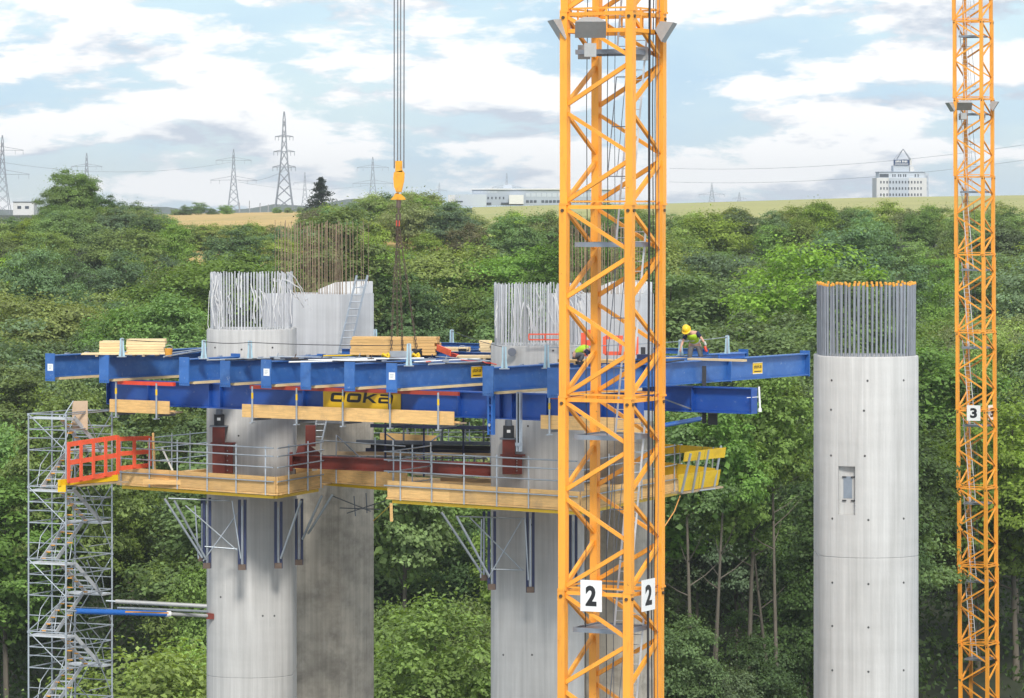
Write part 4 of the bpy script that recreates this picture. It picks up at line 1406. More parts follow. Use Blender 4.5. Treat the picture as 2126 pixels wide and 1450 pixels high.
red_frame(((1098, 694), (1165, 694), (1165, 706), (1098, 706)), 133.4, 'low orange barrier piece in front of the wrapped rebar of the middle pier', 2, w=.05, rails=2)
red_frame(((1212, 692), (1236, 688), (1236, 735), (1212, 735)), 133.0, 'orange barrier post frame standing behind the crouching worker', 1, w=.22, rails=3)
red_frame(((1255, 700), (1322, 700), (1322, 735), (1255, 735)), 134.4, 'orange barrier frame between the crane posts by the rear shaft', 2, w=.13, rails=2)

# ladders


def ladder(p, q, w, rungs, label, mt='galv', side=None, r=.022):
    p, q = V(p), V(q)
    t = (q - p).normalized()
    s = V(side) if side is not None else t.cross(V((0, 1, 0))).normalized()
    root = thing('ladder', label, 'ladder', p)
    for k in (-1, 1):
        MB().bar(p + s * k * w / 2, q + s * k * w / 2, .035, .075).build('stile', mt, root)
    for i in range(rungs):
        c = p.lerp(q, (i + .7) / (rungs + .4))
        MB().tube(c - s * w / 2, c + s * w / 2, r, 6).build('rung', mt, root)
    return root


S = SPOTS[0]
ladder(PX(712, 742, 144.2), PX(752, 572, 144.9), .40, 11, 'aluminium ladder leaning against the rear shaft of the pier beside the stair tower', side=(1, .25, 0))
ladder(PX(655, 930, 143.6), PX(668, 872, 144.3), .36, 4, 'short aluminium ladder on the lower platform by the red steel box', side=(1, .1, 0))

# ------------------------------------------------------------------ lower work platforms round the piers
PH = 10.30      # underside of the platforms below the eye


def platform(name, label, edges, floor_quad, posts_by_edge, rails=(1.68, 1.39, 1.0, .50), toe=.58, seed=0, planks=14):
    """edges: list of ((px,py),(px,py)) along the lower rim of the toe board; posts_by_edge: picture columns of the posts"""
    allp = [HP(*e, PH) for ed in edges for e in ed]
    org = V((sum(p.x for p in allp) / len(allp), sum(p.y for p in allp) / len(allp), ZC - PH))
    root = thing(name, label, 'work platform', org)
    rg = random.Random(seed)
    for (ea, eb), cols in zip(edges, posts_by_edge):
        A, B = HP(*ea, PH), HP(*eb, PH)
        t = (B - A).normalized(); n = V((-t.y, t.x, 0))
        if n.y < 0: n = -n
        L = (B - A).length
        m = max(1, round(L / 3.0))
        for k in range(m):
            c = A + t * L * (k + .5) / m + Z * (.14 + toe * .5)
            MB().box(c, t * (L / m / 2 - .003), n * .022, Z * (toe * .5)).build('toe_board', 'wood', root)
        MB().bar(A - t * .04 + n * .12 + Z * .10, B + t * .04 + n * .12 + Z * .10, .32, .06).build('edge_plank', 'wood', root)
        MB().bar(A + t * .15 + n * .10 - Z * .01, B - t * .15 + n * .10 - Z * .01, .09, .10).build('edge_beam', 'yellow_beam', root)
        for h in rails:
            a0 = A - n * .075 + Z * (.05 + h) - t * .1; b0 = B - n * .075 + Z * (.05 + h) - t * .02
            MB().tube(a0, b0, .025, 8).build('rail', 'galv', root)
        for px in cols:
            k = (px - 1063) / F
            s = (k * A.y - A.x) / (t.x - k * t.y)
            p = A + t * s - n * .045
            MB().bar(p + Z * .06, p + Z * (1.80 + rg.uniform(-.03, .05)), .045, .06).build('post', 'galv', root)
    q = [HP(*e, PH) + Z * .17 for e in floor_quad]
    for k in range(planks):
        t0, t1 = k / planks + .004, (k + 1) / planks - .004
        a0, b0 = q[0].lerp(q[3], t0), q[1].lerp(q[2], t0); a1, b1 = q[0].lerp(q[3], t1), q[1].lerp(q[2], t1)
        dz = Z * rg.uniform(-.006, .006)
        MB().hexa([v - Z * .045 + dz for v in (a0, b0, b1, a1)] + [v + dz for v in (a0, b0, b1, a1)]).build('floor_plank', 'wood', root)
    return root


platform('work_platform', 'railed timber platform round the pier beside the stair tower',
         [((245, 1011), (572, 1033)), ((575, 1033), (668, 1017))], [(247, 1010.5), (572, 1032.5), (690, 1012), (392, 985)],
         [(253, 312, 370, 432, 492, 553), (597, 637, 664)], seed=1)
platform('work_platform', 'railed timber walkway between the two twin piers',
         [((660, 1004), (845, 1019))], [(655, 1003.5), (1030, 1031), (1080, 1013), (700, 990)], [(700, 781, 818)], rails=(1.55, .72), toe=.62, seed=2, planks=8)
platform('work_platform', 'railed timber platform round the pier behind the near crane mast',
         [((805, 1041), (1203, 1066)), ((1207, 1066), (1412, 1024))], [(806, 1040.5), (1204, 1065.5), (1420, 1022), (1010, 998)],
         [(833, 898, 965, 1033, 1099, 1163), (1225, 1262, 1330, 1398)], seed=3, planks=16)
# return of that platform's railing on the side towards the walkway
A, B = HP(806, 1041, PH), HP(896, 1026, PH)
r_ = thing('guard_rail', 'short return guard rail where the walkway meets the middle platform', 'guard rail', A)
for h in (1.72, 1.40, 1.0, .52):
    MB().tube(A + Z * h, B + Z * h, .025, 8).build('rail', 'galv', r_)
for t in (.12, .55, .98):
    p = A.lerp(B, t); MB().bar(p + Z * .1, p + Z * 1.85, .045, .06).build('post', 'galv', r_)

# far railings seen between and behind the piers
def rail_run(p0, p1, n, hs, label, mt='galv_dark', top=1.5):
    A, B = V(p0), V(p1)
    r_ = thing('guard_rail', label, 'guard rail', A)
    for h in hs: MB().tube(A + Z * h, B + Z * h, .022, 6).build('rail', mt, r_)
    for k in range(n):
        p = A.lerp(B, k / (n - 1)); MB().bar(p, p + Z * top, .04, .05).build('post', mt, r_)
    return r_


rail_run(HP(318, 985, PH), HP(432, 972, PH), 4, (.5, 1.0, 1.4), 'far guard rail behind the pier beside the stair tower', 'galv', 1.5)
rail_run(HP(612, 972, PH) + V((0, -1.5, 0)), HP(700, 968, PH) + V((0, -1.5, 0)), 3, (.5, 1.0, 1.4), 'grey guard rail in front of the stained rear shaft', 'galv', 1.45)
rail_run(HP(705, 972, PH), HP(1018, 968, PH), 7, (.45, .9, 1.35), 'dark guard rail along the far side of the walkway', 'galv_dark', 1.6)
rail_run(HP(845, 957, PH), HP(1018, 961, PH), 5, (.5, 1.0, 1.4), 'farthest dark guard rail between the two twin piers', 'galv_dark', 1.6)
# dark steel walkway beams and boards beyond
p, q = HP(770, 926, 8.95), HP(1018, 931, 8.95)
single(MB().ibeam(p, q, .17, .30, .02, .02), 'walkway_beam', 'dark', 'dark steel beam of the far walkway between the piers', 'steel beam')
p, q = HP(790, 906, 9.0), HP(905, 912, 9.0)
r_ = thing('guard_board', 'wooden guard board on posts at the far side of the walkway', 'board', p - Z * 1.2)
MB().bar(p, q, .06, .26).build('board', 'wood', r_)
for t in (.06, .5, .94):
    w_ = p.lerp(q, t) + V((0, .07, 0)); MB().bar(w_ - Z * 1.3, w_ + Z * .3, .05, .06).build('post', 'galv_dark', r_)
# joists, ledgers and stored timber that fill the gap under the deck
for k, (x0, y0, x1, y1, hh, mt_, lab) in enumerate((
        (700, 941, 1018, 945, 9.2, 'wood_grey', 'weathered joist above the red beam between the piers'), (740, 917, 1018, 921, 8.8, 'galv_dark', 'dark ledger above the far walkway'),
        (770, 884, 1018, 889, 8.1, 'navy', 'navy steel waling high under the deck between the piers'), (760, 934, 1018, 939, 9.1, 'navy', 'navy steel waling just above the red beam'),
        (800, 963, 1010, 968, 9.5, 'wood', 'fresh joist lying on the far walkway'), (640, 948, 760, 951, 9.3, 'galv_dark', 'dark ledger before the stained rear shaft'))):
    single(MB().bar(HP(x0, y0, hh), HP(x1, y1, hh), .12, .13), 'joist', mt_, lab, 'joist')
for k, (x, y) in enumerate(((800, 960), (838, 958), (880, 962), (918, 958), (962, 962), (1004, 960))):
    p_ = HP(x, y, 9.5)
    single(MB().bar(p_ - Z * .5, p_ + Z * (1.5 + .2 * (k % 3)), .07, .07), 'scaffold_post', 'galv_dark' if k % 2 else 'navy', 'upright %s post in the gap under the deck' % ('grey' if k % 2 else 'navy'), 'post', 'posts in the gap under the deck')
for k, (x0, y0, x1, y1) in enumerate(((800, 900, 880, 960), (918, 900, 838, 958), (962, 900, 1012, 955), (700, 905, 760, 962))):
    single(MB().tube(HP(x0, y0, 8.6), HP(x1, y1, 9.4), .025, 6), 'bracing_tube', 'galv_dark', 'sloping brace tube in the gap under the deck', 'tube', 'braces in the gap under the deck')
p, q = HP(862, 985, PH - .1), HP(1018, 1000, PH - .1)
for k in range(3):
    dv = V((0, .32 * k, 0)); single(MB().bar(p + dv, q + dv, .3, .05), 'plank', 'wood_grey', 'weathered plank on the walkway floor, %s of three' % ('front one', 'middle one', 'rear one')[k], 'plank')
single(MB().bar(HP(915, 1003, PH - .1), HP(1020, 1007, PH - .1), .05, .42), 'guard_board', 'wood_grey', 'brown weathered board standing at the walkway by the middle pier', 'board')
for k, (x0, x1, y) in enumerate(((735, 850, 957), (745, 1010, 949), (820, 1015, 941))):
    single(MB().tube(HP(x0, y, PH - .8), HP(x1, y + 3, PH - .8), .04, 6), 'scaffold_tube', 'galv_dark', ('lowest', 'middle', 'uppermost')[k] + ' dark scaffold tube crossing the gap between the piers', 'tube')
for k, px in enumerate((862, 905, 940, 985)):
    a = HP(px, 965, PH - .6)
    single(MB().tube(a - Z * .3, a + Z * .8, .045, 6), 'scaffold_post', 'galv_dark', ('first', 'second', 'third', 'fourth')[k] + ' dark scaffold post in the gap counted from the banner pier', 'post')
# grey perforated steel panel on the middle platform
A = HP(1034, 1022, PH - .15)
r_ = thing('perforated_formwork', 'grey perforated steel panels stacked on the platform against the middle pier', 'steel panel', A)
for k in range(3):
    c = A + V((.62, .25, .12 + .24 * k))
    MB().box(c, V((.62, -.05, 0)), V((0, .03, 0)), Z * .10).build('panel', 'galv', r_)
    for j in range(7):
        MB().box(c + V((-.5 + .16 * j, -.033 - .0, .085)), V((.03, 0, 0)), V((0, .003, 0)), Z * .012).build('slot', 'dark', r_)

# yellow screens at the outer corner of the middle platform
def screen(root, quad, d0, d1, mt='yellow', n=2, lean=0.0):
    (x0, y0), (x1, y1), (x2, y2), (x3, y3) = quad          # top left, top right, bottom right, bottom left
    A, B, C_, E = PX(x0, y0, d0 - lean), PX(x1, y1, d1 - lean), PX(x2, y2, d1), PX(x3, y3, d0)
    for k in range(n):
        t0, t1 = k / n + .004, (k + 1) / n - .004
        q = [E.lerp(C_, t0), E.lerp(C_, t1), B.lerp(A, 1 - t1), A.lerp(B, t0)]
        o_ = V((0, .03, 0))
        MB().hexa([q[0], q[1], q[1] + o_, q[0] + o_, q[3], q[2], q[2] + o_, q[3] + o_]).build('panel', mt, root)


r_ = thing('screen_panel', 'bright yellow outward leaning screen at the free corner of the middle platform', 'safety screen', PX(1450, 1018, 134))
screen(r_, ((1408, 986), (1497, 975), (1491, 1008), (1409, 1022)), 133.2, 135.0, lean=.25)
screen(r_, ((1421, 939), (1508, 929), (1505, 950), (1418, 959)), 132.9, 134.7, lean=.1)
for k, (x0, y0, x1, y1) in enumerate(((1434, 942, 1415, 1024), (1453, 939, 1437, 1023), (1471, 934, 1456, 1019), (1497, 926, 1482, 1014))):
    t_ = k / 3
    MB().bar(PX(x0, y0, 132.7 + 1.7 * t_), PX(x1, y1, 133.1 + 1.7 * t_), .07, .05).build('post', 'galv', r_)
MB().tube(PX(1452, 1019, 133.9), PX(1484, 1015, 134.6), .03, 8).build('foot_tube', 'galv', r_)
MB().bar(PX(1404, 1024, 133.4), PX(1490, 1011, 135.2), .5, .06).build('floor_plank', 'wood_grey', r_)
r_ = thing('screen_panel', 'shaded yellow screen on the far side of the middle platform', 'safety screen', PX(1430, 996, 137))
screen(r_, ((1366, 921), (1508, 931), (1500, 938), (1366, 943)), 137.6, 135.2, n=3)
screen(r_, ((1366, 958), (1486, 973), (1484, 988), (1366, 1000)), 137.8, 135.4, n=3)
for k in range(4):
    x_ = 1376 + 34 * k
    MB().bar(PX(x_ + 3, 920 + 3 * k, 137.7 - .7 * k), PX(x_, 1000 - 3 * k, 137.9 - .7 * k), .05, .05).build('post', 'galv', r_)

# red supports on the pier noses


def red_support(S, px, y_top, y_mid, y_bot, jack_top, label, w_px, dx_px, jack_dark):
    p, nr = nose_pt(S['cx'], S['cy'], S['rx'], S['sag'], px, y_bot)
    d = p.y - .30
    t = V((1, 0, 0)); o = V((0, 1, 0))
    def P(x, y): return PX(x, y, d)
    root = thing('steel_support', label, 'steel support', P(px, y_bot))
    s = d / F
    w = w_px * s
    ztop, zbot, zmid, zj = P(0, y_top).z, P(0, y_bot).z, P(0, y_mid).z, P(0, jack_top).z
    x = P(px, 0).x
    MB().ibeam(V((x, d, zbot)), V((x, d, ztop)), .5, w, .012, .03, (0, 1, 0)).build('column', 'redlead', root)
    MB().box(V((x, d - .02, ztop + .02)), V((w * .72, 0, 0)), V((0, .30, 0)), Z * .02).build('head_plate', 'galv_dark', root)
    xs = x + dx_px * s
    MB().box(V((xs, d + .05, (zmid + zbot) / 2)), V((w * .42, 0, 0)), V((0, .22, 0)), Z * ((zmid - zbot) / 2)).build('box_post', 'redlead', root)
    MB().box(V(((x + xs) / 2, d - .1, zmid + .02)), V((w * 1.0, 0, 0)), V((0, .2, 0)), Z * .018).build('seat_plate', 'redlead', root)
    for k in range(6):
        z = zbot + .12 + (zmid - zbot - .2) * k / 5
        MB().tube(V((xs, d - .18, z)), V((xs, d - .205, z)), .022, 6).build('bolt', 'lamp_grey', root)
    jk = MB()
    jk.tube(V((x, d, ztop + .04)), V((x, d, ztop + (zj - ztop) * .7)), .19, 12)
    jo = jk.build('jack', 'dark', root)
    MB().tube(V((x, d, ztop + (zj - ztop) * .7)), V((x, d, zj)), .13, 12, .12).build('piston', 'galv_dark', jo)
    MB().box(V((x, d - .19, ztop + .28)), V((.06, 0, 0)), V((0, .02, 0)), Z * .05).build('valve', 'white_paint', jo)
    return root


red_support(SPOTS[0], 455, 886, 921, 983, 850, 'dark red steel support with jack on the nose of the pier beside the stair tower', 26, 18, True)
red_support(SPOTS[1], 1056, 912, 946, 984, 872, 'dark red steel support with jack on the nose of the middle pier', 26, 17, True)
# red steel beam spanning the gap between the piers
p, q = HP(608, 958, 9.35), HP(1022, 975, 9.35)
r_ = thing('tie_beam', 'long dark red steel beam spanning between the two twin piers', 'steel beam', (p + q) / 2)
MB().ibeam(p, q, .46, .34, .02, .04).build('beam', 'redlead', r_)
e = p + V((-.1, -.2, 0))
MB().box(e, V((.1, 0, 0)), V((0, .2, 0)), Z * .34).build('end_plate', 'redlead', r_)
MB().prism([p + V((.1, 0, .23)), p + V((1.1, -.1, .23)), p + V((.55, -.05, .62)), p + V((.2, 0, .62))], (0, .06, 0)).build('gusset', 'redlead', r_)
p = HP(645, 905, 8.4)
single(MB().box(p, V((.18, 0, 0)), V((0, .2, 0)), Z * .38), 'steel_box', 'redlead', 'dark red steel box behind the short ladder on the lower platform', 'steel box')
p = HP(622, 985, PH - .4)
r_ = thing('plywood_sheet', 'brown plywood sheet with a slot standing at the pier beside the stair tower', 'plywood', p - Z * .4)
MB().box(p, V((.45, .1, 0)), V((0, .02, 0)), Z * .4).build('sheet', 'wood', r_)
MB().box(p + V((-.18, -.065, 0)), V((.05, 0, 0)), V((0, .004, 0)), Z * .2).build('slot', 'hole', r_)
# timbers on the platform by the stair tower
p, q = HP(322, 985, PH - .17), HP(318, 985, PH - .17) + Z * 1.55
single(MB().bar(p, q, .28, .06, (1, 0, 0)), 'plank', 'wood', 'upright plank standing at the gate of the pier platform beside the stair tower', 'plank')
p, q = HP(362, 985, PH - .2), HP(336, 985, PH - .2) + Z * 1.0
single(MB().bar(p, q, .10, .06), 'plank', 'white_paint', 'pale strut leaning beside the upright plank on the platform', 'strut')
plank_like = [((350, 986), (430, 978)), ((372, 991), (468, 984)), ((300, 1000), (420, 1003))]
for k, (a, b) in enumerate(plank_like):
    single(MB().bar(HP(*a, PH - .3), HP(*b, PH - .3), .3, .16), 'timber_baulk', 'wood', ('rear', 'middle', 'front')[k] + ' timber baulk on the platform at the foot of the red support', 'timber')


# brackets that carry the platforms


def bracket(px, y0, y1, d, label, strut=None, brace=None, pair=True):
    sc = d / F
    top, bot = PX(px, y0, d), PX(px, y1, d)
    root = thing('platform_bracket', label, 'bracket', bot, 'brackets carrying the platforms')
    for s in ((-1, 1) if pair else (0,)):
        MB().bar(top + V((s * .10, 0, 0)), bot + V((s * .10, 0, 0)), .10, .16, (0, 1, 0)).build('channel', 'navy', root)
    MB().tube(top + V((0, -.1, -.2)), bot + V((0, -.1, .15)), .028, 6).build('spindle', 'galv', root)
    MB().box(bot + Z * .1 + V((.0, -.12, 0)), V((.13, 0, 0)), V((0, .06, 0)), Z * .10).build('foot_shoe', 'chain', root)
    for s in (strut or []):
        MB().tube(PX(s[0], s[1], d - .8), PX(s[2], s[3], d - .15), .045, 8).build('strut', 'galv', root)
    for s in (brace or []):
        MB().tube(PX(s[0], s[1], d - .12), PX(s[2], s[3], d - .12), .028, 6).build('brace', 'galv', root)
    return root


dl, dm = 138.4, 133.0
bracket(430, 1034, 1180, dl, 'twin navy bracket with sloping struts under the platform beside the stair tower', [(342, 1036, 420, 1158), (362, 1040, 428, 1162)],
        [(385, 1050, 500, 1150), (505, 1050, 422, 1165), (350, 1035, 478, 1040), (425, 1135, 500, 1141), (405, 1050, 412, 1160)])
bracket(420, 1034, 1165, dl + .8, 'farther navy bracket channel behind the twin navy bracket', pair=False)
bracket(503, 1038, 1183, dl - .3, 'slim navy bracket in the middle of the pier nose beside the stair tower', None, [(482, 1040, 500, 1160)])
bracket(578, 1042, 1180, dl + .2, 'navy bracket with a sloping strut at the platform corner beside the stained shaft', [(625, 1040, 583, 1160)])
bracket(621, 1036, 1173, dl + 1.3, 'navy bracket on the flank of the pier beside the stained shaft', [(668, 1030, 628, 1120), (690, 1028, 640, 1108)])
bracket(1021, 1062, 1224, dm, 'twin navy bracket with sloping struts under the middle platform', [(917, 1064, 1000, 1190), (948, 1072, 1016, 1198)],
        [(976, 1075, 1085, 1185), (1086, 1075, 1014, 1200), (948, 1072, 1090, 1077), (1020, 1182, 1088, 1184), (1000, 1078, 998, 1200)])
bracket(1005, 1062, 1205, dm + .8, 'farther navy bracket channel behind the middle platform bracket', pair=False)
bracket(1101, 1064, 1230, dm - .3, 'slim rusty footed bracket on the nose of the middle pier', None, [(1090, 1075, 1097, 1205)])
bracket(1190, 1070, 1225, dm + .2, 'navy bracket behind the near crane mast', [(1250, 1060, 1200, 1190)])
# underside cross members
for k, (x0, y0, x1, y1, lab) in enumerate(((690, 1030, 770, 1062, 'first dark bracing tube under the walkway at the stained shaft'), (720, 1066, 800, 1040, 'second dark bracing tube under the walkway at the stained shaft'), (735, 1030, 738, 1072, 'upright dark tube under the walkway'), (760, 1024, 762, 1066, 'second upright dark tube under the walkway'), (705, 1055, 790, 1058, 'level dark tube under the walkway'))):
    single(MB().tube(PX(x0, y0, 143), PX(x1, y1, 143), .022, 6), 'bracing_tube', 'galv_dark', lab, 'tube')
rope('tie_strap', [HP(812, 1048, PH + .2), PX(775, 1082, 138.5)], .012, 'yellow', 'thin yellow strap slung from the middle platform to the stained shaft', 'strap')
single(MB().bar(PX(812, 1045, 131.0), PX(813, 1083, 131.0), .10, .06), 'hanging_board', 'wood', 'orange board hanging below the corner of the middle platform', 'board')
rope('tie_strap', [PX(1378, 1096, 118), PX(1400, 1062, 125), HP(1412, 1030, PH)], .02, 'crane', 'orange strap running from the near crane mast to the screens', 'strap')

# hoses, buckets and clamps left on the deck and platforms
def hose(pts, h, mt, label, r=.03, seed=0):
    rg_ = random.Random(seed); P = []
    Q = [HP(x, y, h) for x, y in pts]
    for p_, q_ in zip(Q, Q[1:]):
        for k in range(6):
            v = p_.lerp(q_, k / 6); P.append(v + V((rg_.uniform(-.08, .08), rg_.uniform(-.2, .2), 0)))
    P.append(Q[-1])
    return single(MB().path(P, r, 6), 'hose', mt, label, 'hose')


hose([(470, 748), (560, 744), (640, 747), (720, 741)], HT - .04, 'cable', 'black hose winding over the crossbeams by the rounded pier nose', seed=1)
hose([(880, 752), (940, 747), (1000, 751), (1030, 757)], HT - .04, 'red', 'thin red hose on the deck before the middle pier', .022, 2)
hose([(1300, 752), (1345, 749), (1385, 752), (1420, 748)], HT - .04, 'cable', 'black hose beside the dark blue power unit', seed=3)
hose([(290, 1000), (350, 1004), (420, 1008), (500, 1014)], PH - .2, 'cable', 'black hose lying on the platform floor at the red support', .025, 4)
hose([(880, 1030), (960, 1034), (1060, 1042)], PH - .2, 'yellow', 'yellow hose lying on the middle platform floor', .022, 5)


def bucket(px, py, h, mt, label):
    p_ = HP(px, py, h)
    r0 = thing('bucket', label, 'bucket', p_)
    MB().tube(p_, p_ + Z * .30, .12, 12, .15).build('pail', mt, r0)
    MB().path([p_ + V((.15 * math.cos(t), 0, .30 + .12 * math.sin(t))) for t in np.linspace(0, 3.14, 7)], .008, 5).build('handle', 'galv', r0)


bucket(960, 742, HT, 'cable', 'black bucket on the deck beside the red bar')
bucket(350, 741, HT, 'cap_orange', 'orange bucket beside the larger pine plank stack')
bucket(515, 1012, PH - .2, 'cable', 'black bucket on the platform before the rounded pier nose')
bucket(1120, 1042, PH - .2, 'white_paint', 'white bucket on the middle platform')
for k, (x, y) in enumerate(((575, 747), (612, 748), (668, 749), (745, 747), (770, 750), (895, 749), (925, 752), (1165, 752))):
    p_ = HP(x, y, HT)
    m_ = MB().box(p_ + Z * .05, V((.10, .03, 0)), V((-.02, .06, 0)), Z * .045); m_.tube(p_ + Z * .09, p_ + V((.05, 0, .22)), .02, 6)
    single(m_, 'beam_clamp', ('galv', 'chain', 'navy')[k % 3], 'small steel beam clamp left on a crossbeam of the deck', 'clamp', 'clamps lying about on the deck')

# ------------------------------------------------------------------ stair tower
TU, TV = V((.438, .899, 0)), V((.899, -.438, 0))


def stair_tower():
    d = 136.5
    top_h = 7.45
    N0 = PX(137, HY, d); N0.z = ZC - top_h
    W1, W2 = 1.57, 3.07
    mod = 2.58
    n_mod = 14
    base = N0 - TV * W1 / 2 + TU * W2 / 2
    root = thing('stair_tower', 'grey scaffold stair tower linked to the pier platform by an orange barrier', 'stair tower', (base.x, base.y, ZC - top_h - mod * n_mod))
    O = root.location.copy()
    C0, C1, C2, C3 = N0, N0 - TV * W1, N0 + TU * W2, N0 + TU * W2 - TV * W1      # near, left, right, back
    M = C0 + TU * W2 * .5 - TV * W1 * 0; Mb = C1 + TU * W2 * .5
    z0 = ZC - top_h

    def loc(p): return V((p.x - base.x, p.y - base.y, 0))
    post = MB().tube((0, 0, -mod), (0, 0, 0), .032, 8).mesh('post'); post.materials.append(MATS['galv'])
    collar = MB().tube((0, 0, -.06), (0, 0, .02), .055, 8).mesh('collar'); collar.materials.append(MATS['galv'])

    def bar_mesh(nm, p, q, r, mt):
        me = MB().tube(V(p), V(q), r, 6).mesh(nm); me.materials.append(MATS[mt]); return me
    c0, c1, c2, c3 = (loc(c) for c in (C0, C1, C2, C3))
    led = []
    for h in (.0, -1.29, -.55):
        for p, q in ((c0, c1), (c0, c2), (c1, c3), (c2, c3)):
            led.append(bar_mesh('ledger', p + Z * h, q + Z * h, .024, 'galv'))
    diag = [bar_mesh('diagonal', c0 + Z * -1.29, c1 + Z * -.02, .02, 'galv'), bar_mesh('diagonal', c1 + Z * -2.56, c0 + Z * -1.31, .02, 'galv'),
            bar_mesh('diagonal', c2 + Z * -2.5, c0.lerp(c2, .45) + Z * -.1, .02, 'galv'), bar_mesh('diagonal', c3 + Z * -.1, c1.lerp(c3, .5) + Z * -2.5, .02, 'galv'),
            bar_mesh('diagonal', c3 + Z * -2.4, c2 + Z * -.1, .02, 'galv')]
    # landings and flights
    def slab(a, b, c, e, z, th=.06):
        m = MB(); m.hexa([p + Z * (z - th) for p in (a, b, c, e)] + [p + Z * z for p in (a, b, c, e)]); me = m.mesh('landing'); me.materials.append(MATS['alu']); return me
    la = slab(c0 + TU * .02, c0 + TU * .62, c1 + TU * .62, c1 + TU * .02, -.12)
    lb = slab(c2 - TU * .62, c2 - TU * .02, c3 - TU * .02, c3 - TU * .62, -1.41)

    def flight(p, q, side):
        m = MB()
        for s in (0, .62):
            m.bar(p + side * s, q + side * s, .03, .16)
        me = m.mesh('stair_flight'); me.materials.append(MATS['alu'])
        m2 = MB()
        for k in range(6):
            c = p.lerp(q, (k + .5) / 6)
            m2.box(c + side * .31, side * .29, TU * .11, Z * .012)
        me2 = m2.mesh('tread'); me2.materials.append(MATS['alu'])
        m3 = MB()
        for k in range(6):
            c = p.lerp(q, (k + .5) / 6) - Z * .03
            m3.box(c + side * .50 - TU * .12, side * .08, TU * .012, Z * .022)
        me3 = m3.mesh('yellow_nosing'); me3.materials.append(MATS['cap_orange'])
        return me, me2, me3
    sd = -TV
    f1 = flight(c0 + TU * .62 + Z * -.12 - TV * .06, c2 - TU * .62 + Z * -1.41 - TV * .06, sd)
    f2 = flight(c1 + TU * .62 + Z * -2.70 + TV * .72, c3 - TU * .62 + Z * -1.41 + TV * .72, sd)
    hr = []
    for o, zz in ((-.10, 0), (-.75, 0)):
        hr.append(MB().path([c0 + TU * .4 + TV * o + Z * .0, c0 + TU * .62 + TV * o + Z * .85, c2 - TU * .62 + TV * o + Z * -.45, c2 - TU * .4 + TV * o + Z * -1.2], .018, 6).mesh('hand_rail'))
    hr.append(MB().path([c1 + TU * .4 + TV * .1 + Z * -2.6, c1 + TU * .62 + TV * .1 + Z * -1.85, c3 - TU * .62 + TV * .1 + Z * -.55, c3 - TU * .3 + TV * .1 + Z * -.7, c3 - TU * .3 + TV * .1 + Z * -1.3], .018, 6).mesh('hand_rail'))
    for m in hr: m.materials.append(MATS['galv'])
    m0, m1 = c0.lerp(c2, .5), c1.lerp(c3, .5)
    for h in (-.85, -2.0):
        led.append(bar_mesh('ledger', c0 + Z * h, c1 + Z * h, .018, 'galv'))
        led.append(bar_mesh('ledger', c2 + Z * h, c3 + Z * h, .018, 'galv'))
    led.append(bar_mesh('ledger', c1 + Z * -.9, m1 + Z * -.9, .018, 'galv')); led.append(bar_mesh('ledger', m0 + Z * -2.2, c2 + Z * -2.2, .018, 'galv'))
    nose_rack = MB()
    for k in range(6):
        nose_rack.box(c0 - TV * .22 + TU * .55 + Z * (-.35 - k * .33), TV * .14, TU * .02, Z * .018)
    nr_me = nose_rack.mesh('step_edge'); nr_me.materials.append(MATS['cap_orange'])
    for k in range(n_mod):
        zz = n_mod * mod - k * mod
        for c in (c0, c1, c2, c3, m1):
            part('post', post, None, root, c + Z * zz); part('collar', collar, None, root, c + Z * zz)
        for m in led: part('ledger', m, None, root, (0, 0, zz))
        for m in diag: part('diagonal', m, None, root, (0, 0, zz))
        part('landing', la, None, root, (0, 0, zz)); part('landing', lb, None, root, (0, 0, zz))
        for f in (f1, f2):
            a_ = part('stair_flight', f[0], None, root, (0, 0, zz))
            b_ = part('treads', f[1], None, root, (0, 0, zz)); b_['kind'] = 'stuff'
            c_ = part('tread_nosings', f[2], None, root, (0, 0, zz)); c_['kind'] = 'stuff'
        for m in (hr if k else hr[2:]): part('hand_rail', m, None, root, (0, 0, zz))
        if k % 1 == 0:
            e_ = part('step_edges', nr_me, None, root, (0, 0, zz)); e_['kind'] = 'stuff'
    # top guard rails
    MB().tube(C0 + Z * 0.06, C2 + Z * .06, .024, 6).build('top_rail', 'galv', root)
    return C0, C1, C2, C3


C0, C1, C2, C3 = stair_tower()
p0 = PX(166, 892, 137.6)
mb = MB().box(p0 + Z * .5, V((.27, .08, 0)), V((0, .015, 0)), Z * .52)
single(mb, 'chipboard_panel', 'chipboard', 'pale brown chipboard panel standing on top of the stair tower', 'panel')
single(MB().tube(PX(130, 868, 136.9), PX(152, 833, 137.4), .022, 6), 'scaffold_tube', 'galv', 'short tube propping the chipboard panel on the stair tower', 'tube')
# orange barrier and yellow link
red_frame(((141, 921), (243, 906), (243, 985), (141, 1002)), (135.9, 138.2), 'orange barrier with yellow base linking the stair tower to the platform', 4, w=.17, rails=3)
red_frame(((245, 910), (310, 908), (310, 968), (245, 975)), (139.2, 140.2), 'farther orange barrier on the link beside the upright plank', 2, w=.16, rails=3)
p, q = PX(122, 1003, 136.0), PX(243, 992, 138.2)
single(MB().bar(p, q, .10, .22), 'yellow_beam', 'yellow_beam', 'yellow formwork beam under the orange barrier at the stair tower', 'beam')
p, q = PX(120, 1015, 136.0), PX(137, 1014, 136.2)
single(MB().box((p + q) / 2, V((.14, 0, 0)), V((0, .06, 0)), Z * .12), 'yellow_block', 'yellow_beam', 'short yellow beam stub beside the near post of the stair tower', 'beam')
single(MB().bar(PX(150, 1008, 136.6), PX(250, 1000, 138.6), .8, .05), 'plank', 'wood_grey', 'plank walkway from the stair tower to the platform', 'plank')
